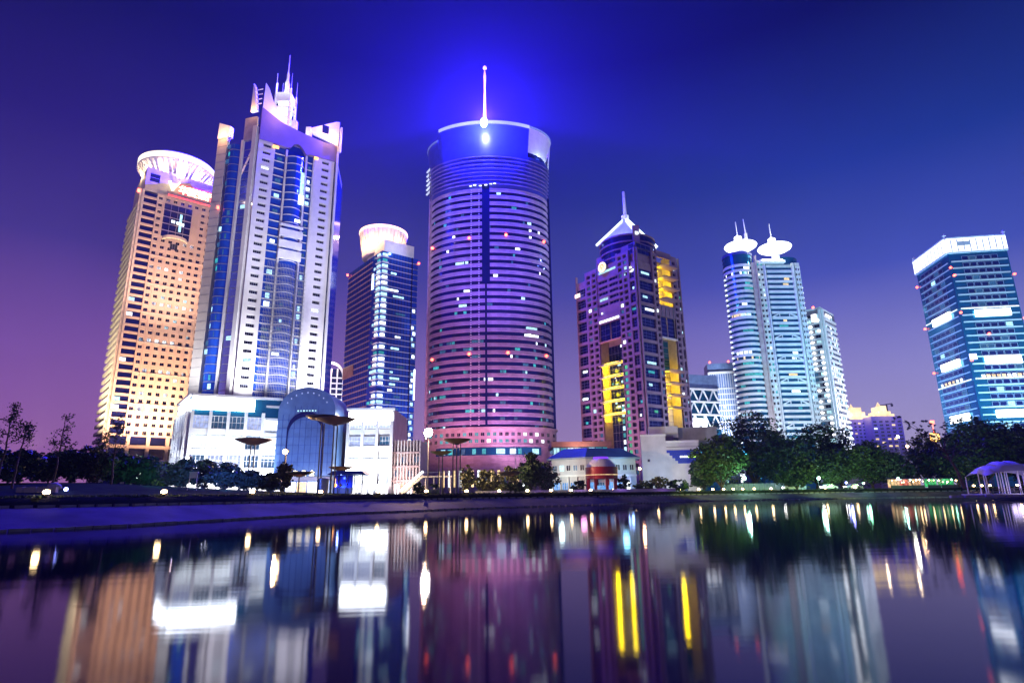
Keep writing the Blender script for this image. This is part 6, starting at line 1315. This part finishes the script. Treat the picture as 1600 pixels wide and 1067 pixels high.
for p_, c_, w in ((on_ground(745, 130)+Vector((0,0,1.2)), (1,.7,.4), 480), (on_ground(790, 136)+Vector((0,0,1.0)), (1,.75,.45), 420), (on_ground(870, 140)+Vector((0,0,1.0)), (.5,.3,1), 300)): garden(p_, c_, w)
# right: big park trees
gR = 'park trees along the far shore'
for i, (x, Y, yt, hw, m, l, lf) in enumerate((
    (1180, 196, 643, 66, leaf_b, 'largest dark tree hiding the foot of the twin drum tower', .16), (1128, 170, 678, 44, leaf_a, 'rounded yellow green tree lit from below, beside the white hall', .10),
    (1222, 184, 672, 48, leaf_d, 'bluish green tree just before the twin drum tower', .12), (1278, 192, 662, 56, leaf_b, 'wide dark tree below the white lamp block', .16),
    (1246, 172, 706, 34, leaf_b, 'low black tree between the two bigger crowns', .05), (1318, 182, 702, 40, leaf_a, 'lit round tree below the distant golden crown', .12),
    (1365, 182, 690, 46, leaf_a, 'broad lit green tree below the crane', .12), (1400, 178, 705, 34, leaf_d, 'small bluish tree above the turquoise star lamp', .16),
    (1100, 176, 716, 22, leaf_b, 'dark feathery tree overhanging the blue sign board', .06), (1545, 170, 652, 62, leaf_a, 'big green tree behind the tent pavilion', .16),
    (1600, 172, 660, 54, leaf_d, 'tall tree cut by the picture edge behind the tent', .14), (1455, 186, 676, 34, leaf_c, 'loose olive tree around the orange lantern sign', .2), (1500, 176, 690, 44, leaf_b, 'dark tree behind the leaning trunk', .12))):
    tree(l, x, Y, yt, hw, m, 80+i, 6000 if hw > 40 else 3600, lift=lf*.45, lobes=7, group=gR, size=.8)
def leaning_tree():
    Y = 124; C = on_ground(1508, Y); r = thing('leaning_tree', 'leaning tree with a bare trunk and wispy crown before the glass tower', 'tree', C)
    g = random.Random(5); s = Y/972; q0 = Vector((0,0,-.3)); q1 = Vector((-7*s,0,rise(1500,735,Y)-C.z)); q2 = Vector((-20*s,.3,rise(1488,700,Y)-C.z)); tb = MB().tube(q0, q1, .34, .26, 8).tube(q1, q2, .26, .17, 8); cr = MB(); tips = []
    for i in range(16):
        p = q1.lerp(q2, g.uniform(.4, 1)); e = Vector(((g.uniform(1425,1560)-1508)*s, g.uniform(-2.5,2.5), rise(1490, g.uniform(648,712), Y)-C.z)); m_ = p.lerp(e, .5)+Vector((0,0,.5)); tb.tube(p, m_, .1, .06, 5); tb.tube(m_, e, .06, .02, 5); tips += [e, m_.lerp(e, .5), m_]
    part('trunk', tb.mesh('trunk', bark), r)
    part('crown', foliage([(t_.x, t_.y, t_.z, 1.0, 1.0, .75) for t_ in tips], 4200, .42, leaf_d, 9, fill=.1), r)
leaning_tree()
for x, Y, c_, w in ((1120, 150, (.75,1,.2), 5200), (1215, 156, (.4,1,.3), 2600), (1345, 158, (.7,1,.2), 5200), (1300, 160, (.6,1,.25), 2600), (1450, 152, (.4,1,.35), 2000), (1540, 148, (.45,1,.4), 2600)): garden(on_ground(x, Y)+Vector((0, 0, 1.2)), c_, w)
# tufts of grass along the bank edge
g = random.Random(99); gb = MB()
for _ in range(9000):
    k = g.uniform(-1.05, 1.05); Y = shore_y(k)+AP+g.uniform(.4, 2.6); x = k*Y; z = GZ-.05 if Y > shore_y(k)+AP+.9 else GZ-.5
    h = g.uniform(.10,.34); a = g.uniform(0,6.28); w = .05+.0008*Y
    gb.add([(x-w*math.cos(a), Y-w*math.sin(a), z), (x+w*math.cos(a), Y+w*math.sin(a), z), (x+g.uniform(-.1,.1), Y+g.uniform(-.1,.1), z+h)], [(0,1,2)])
part('grass', gb.mesh('grass', leaf_b), kind='stuff')
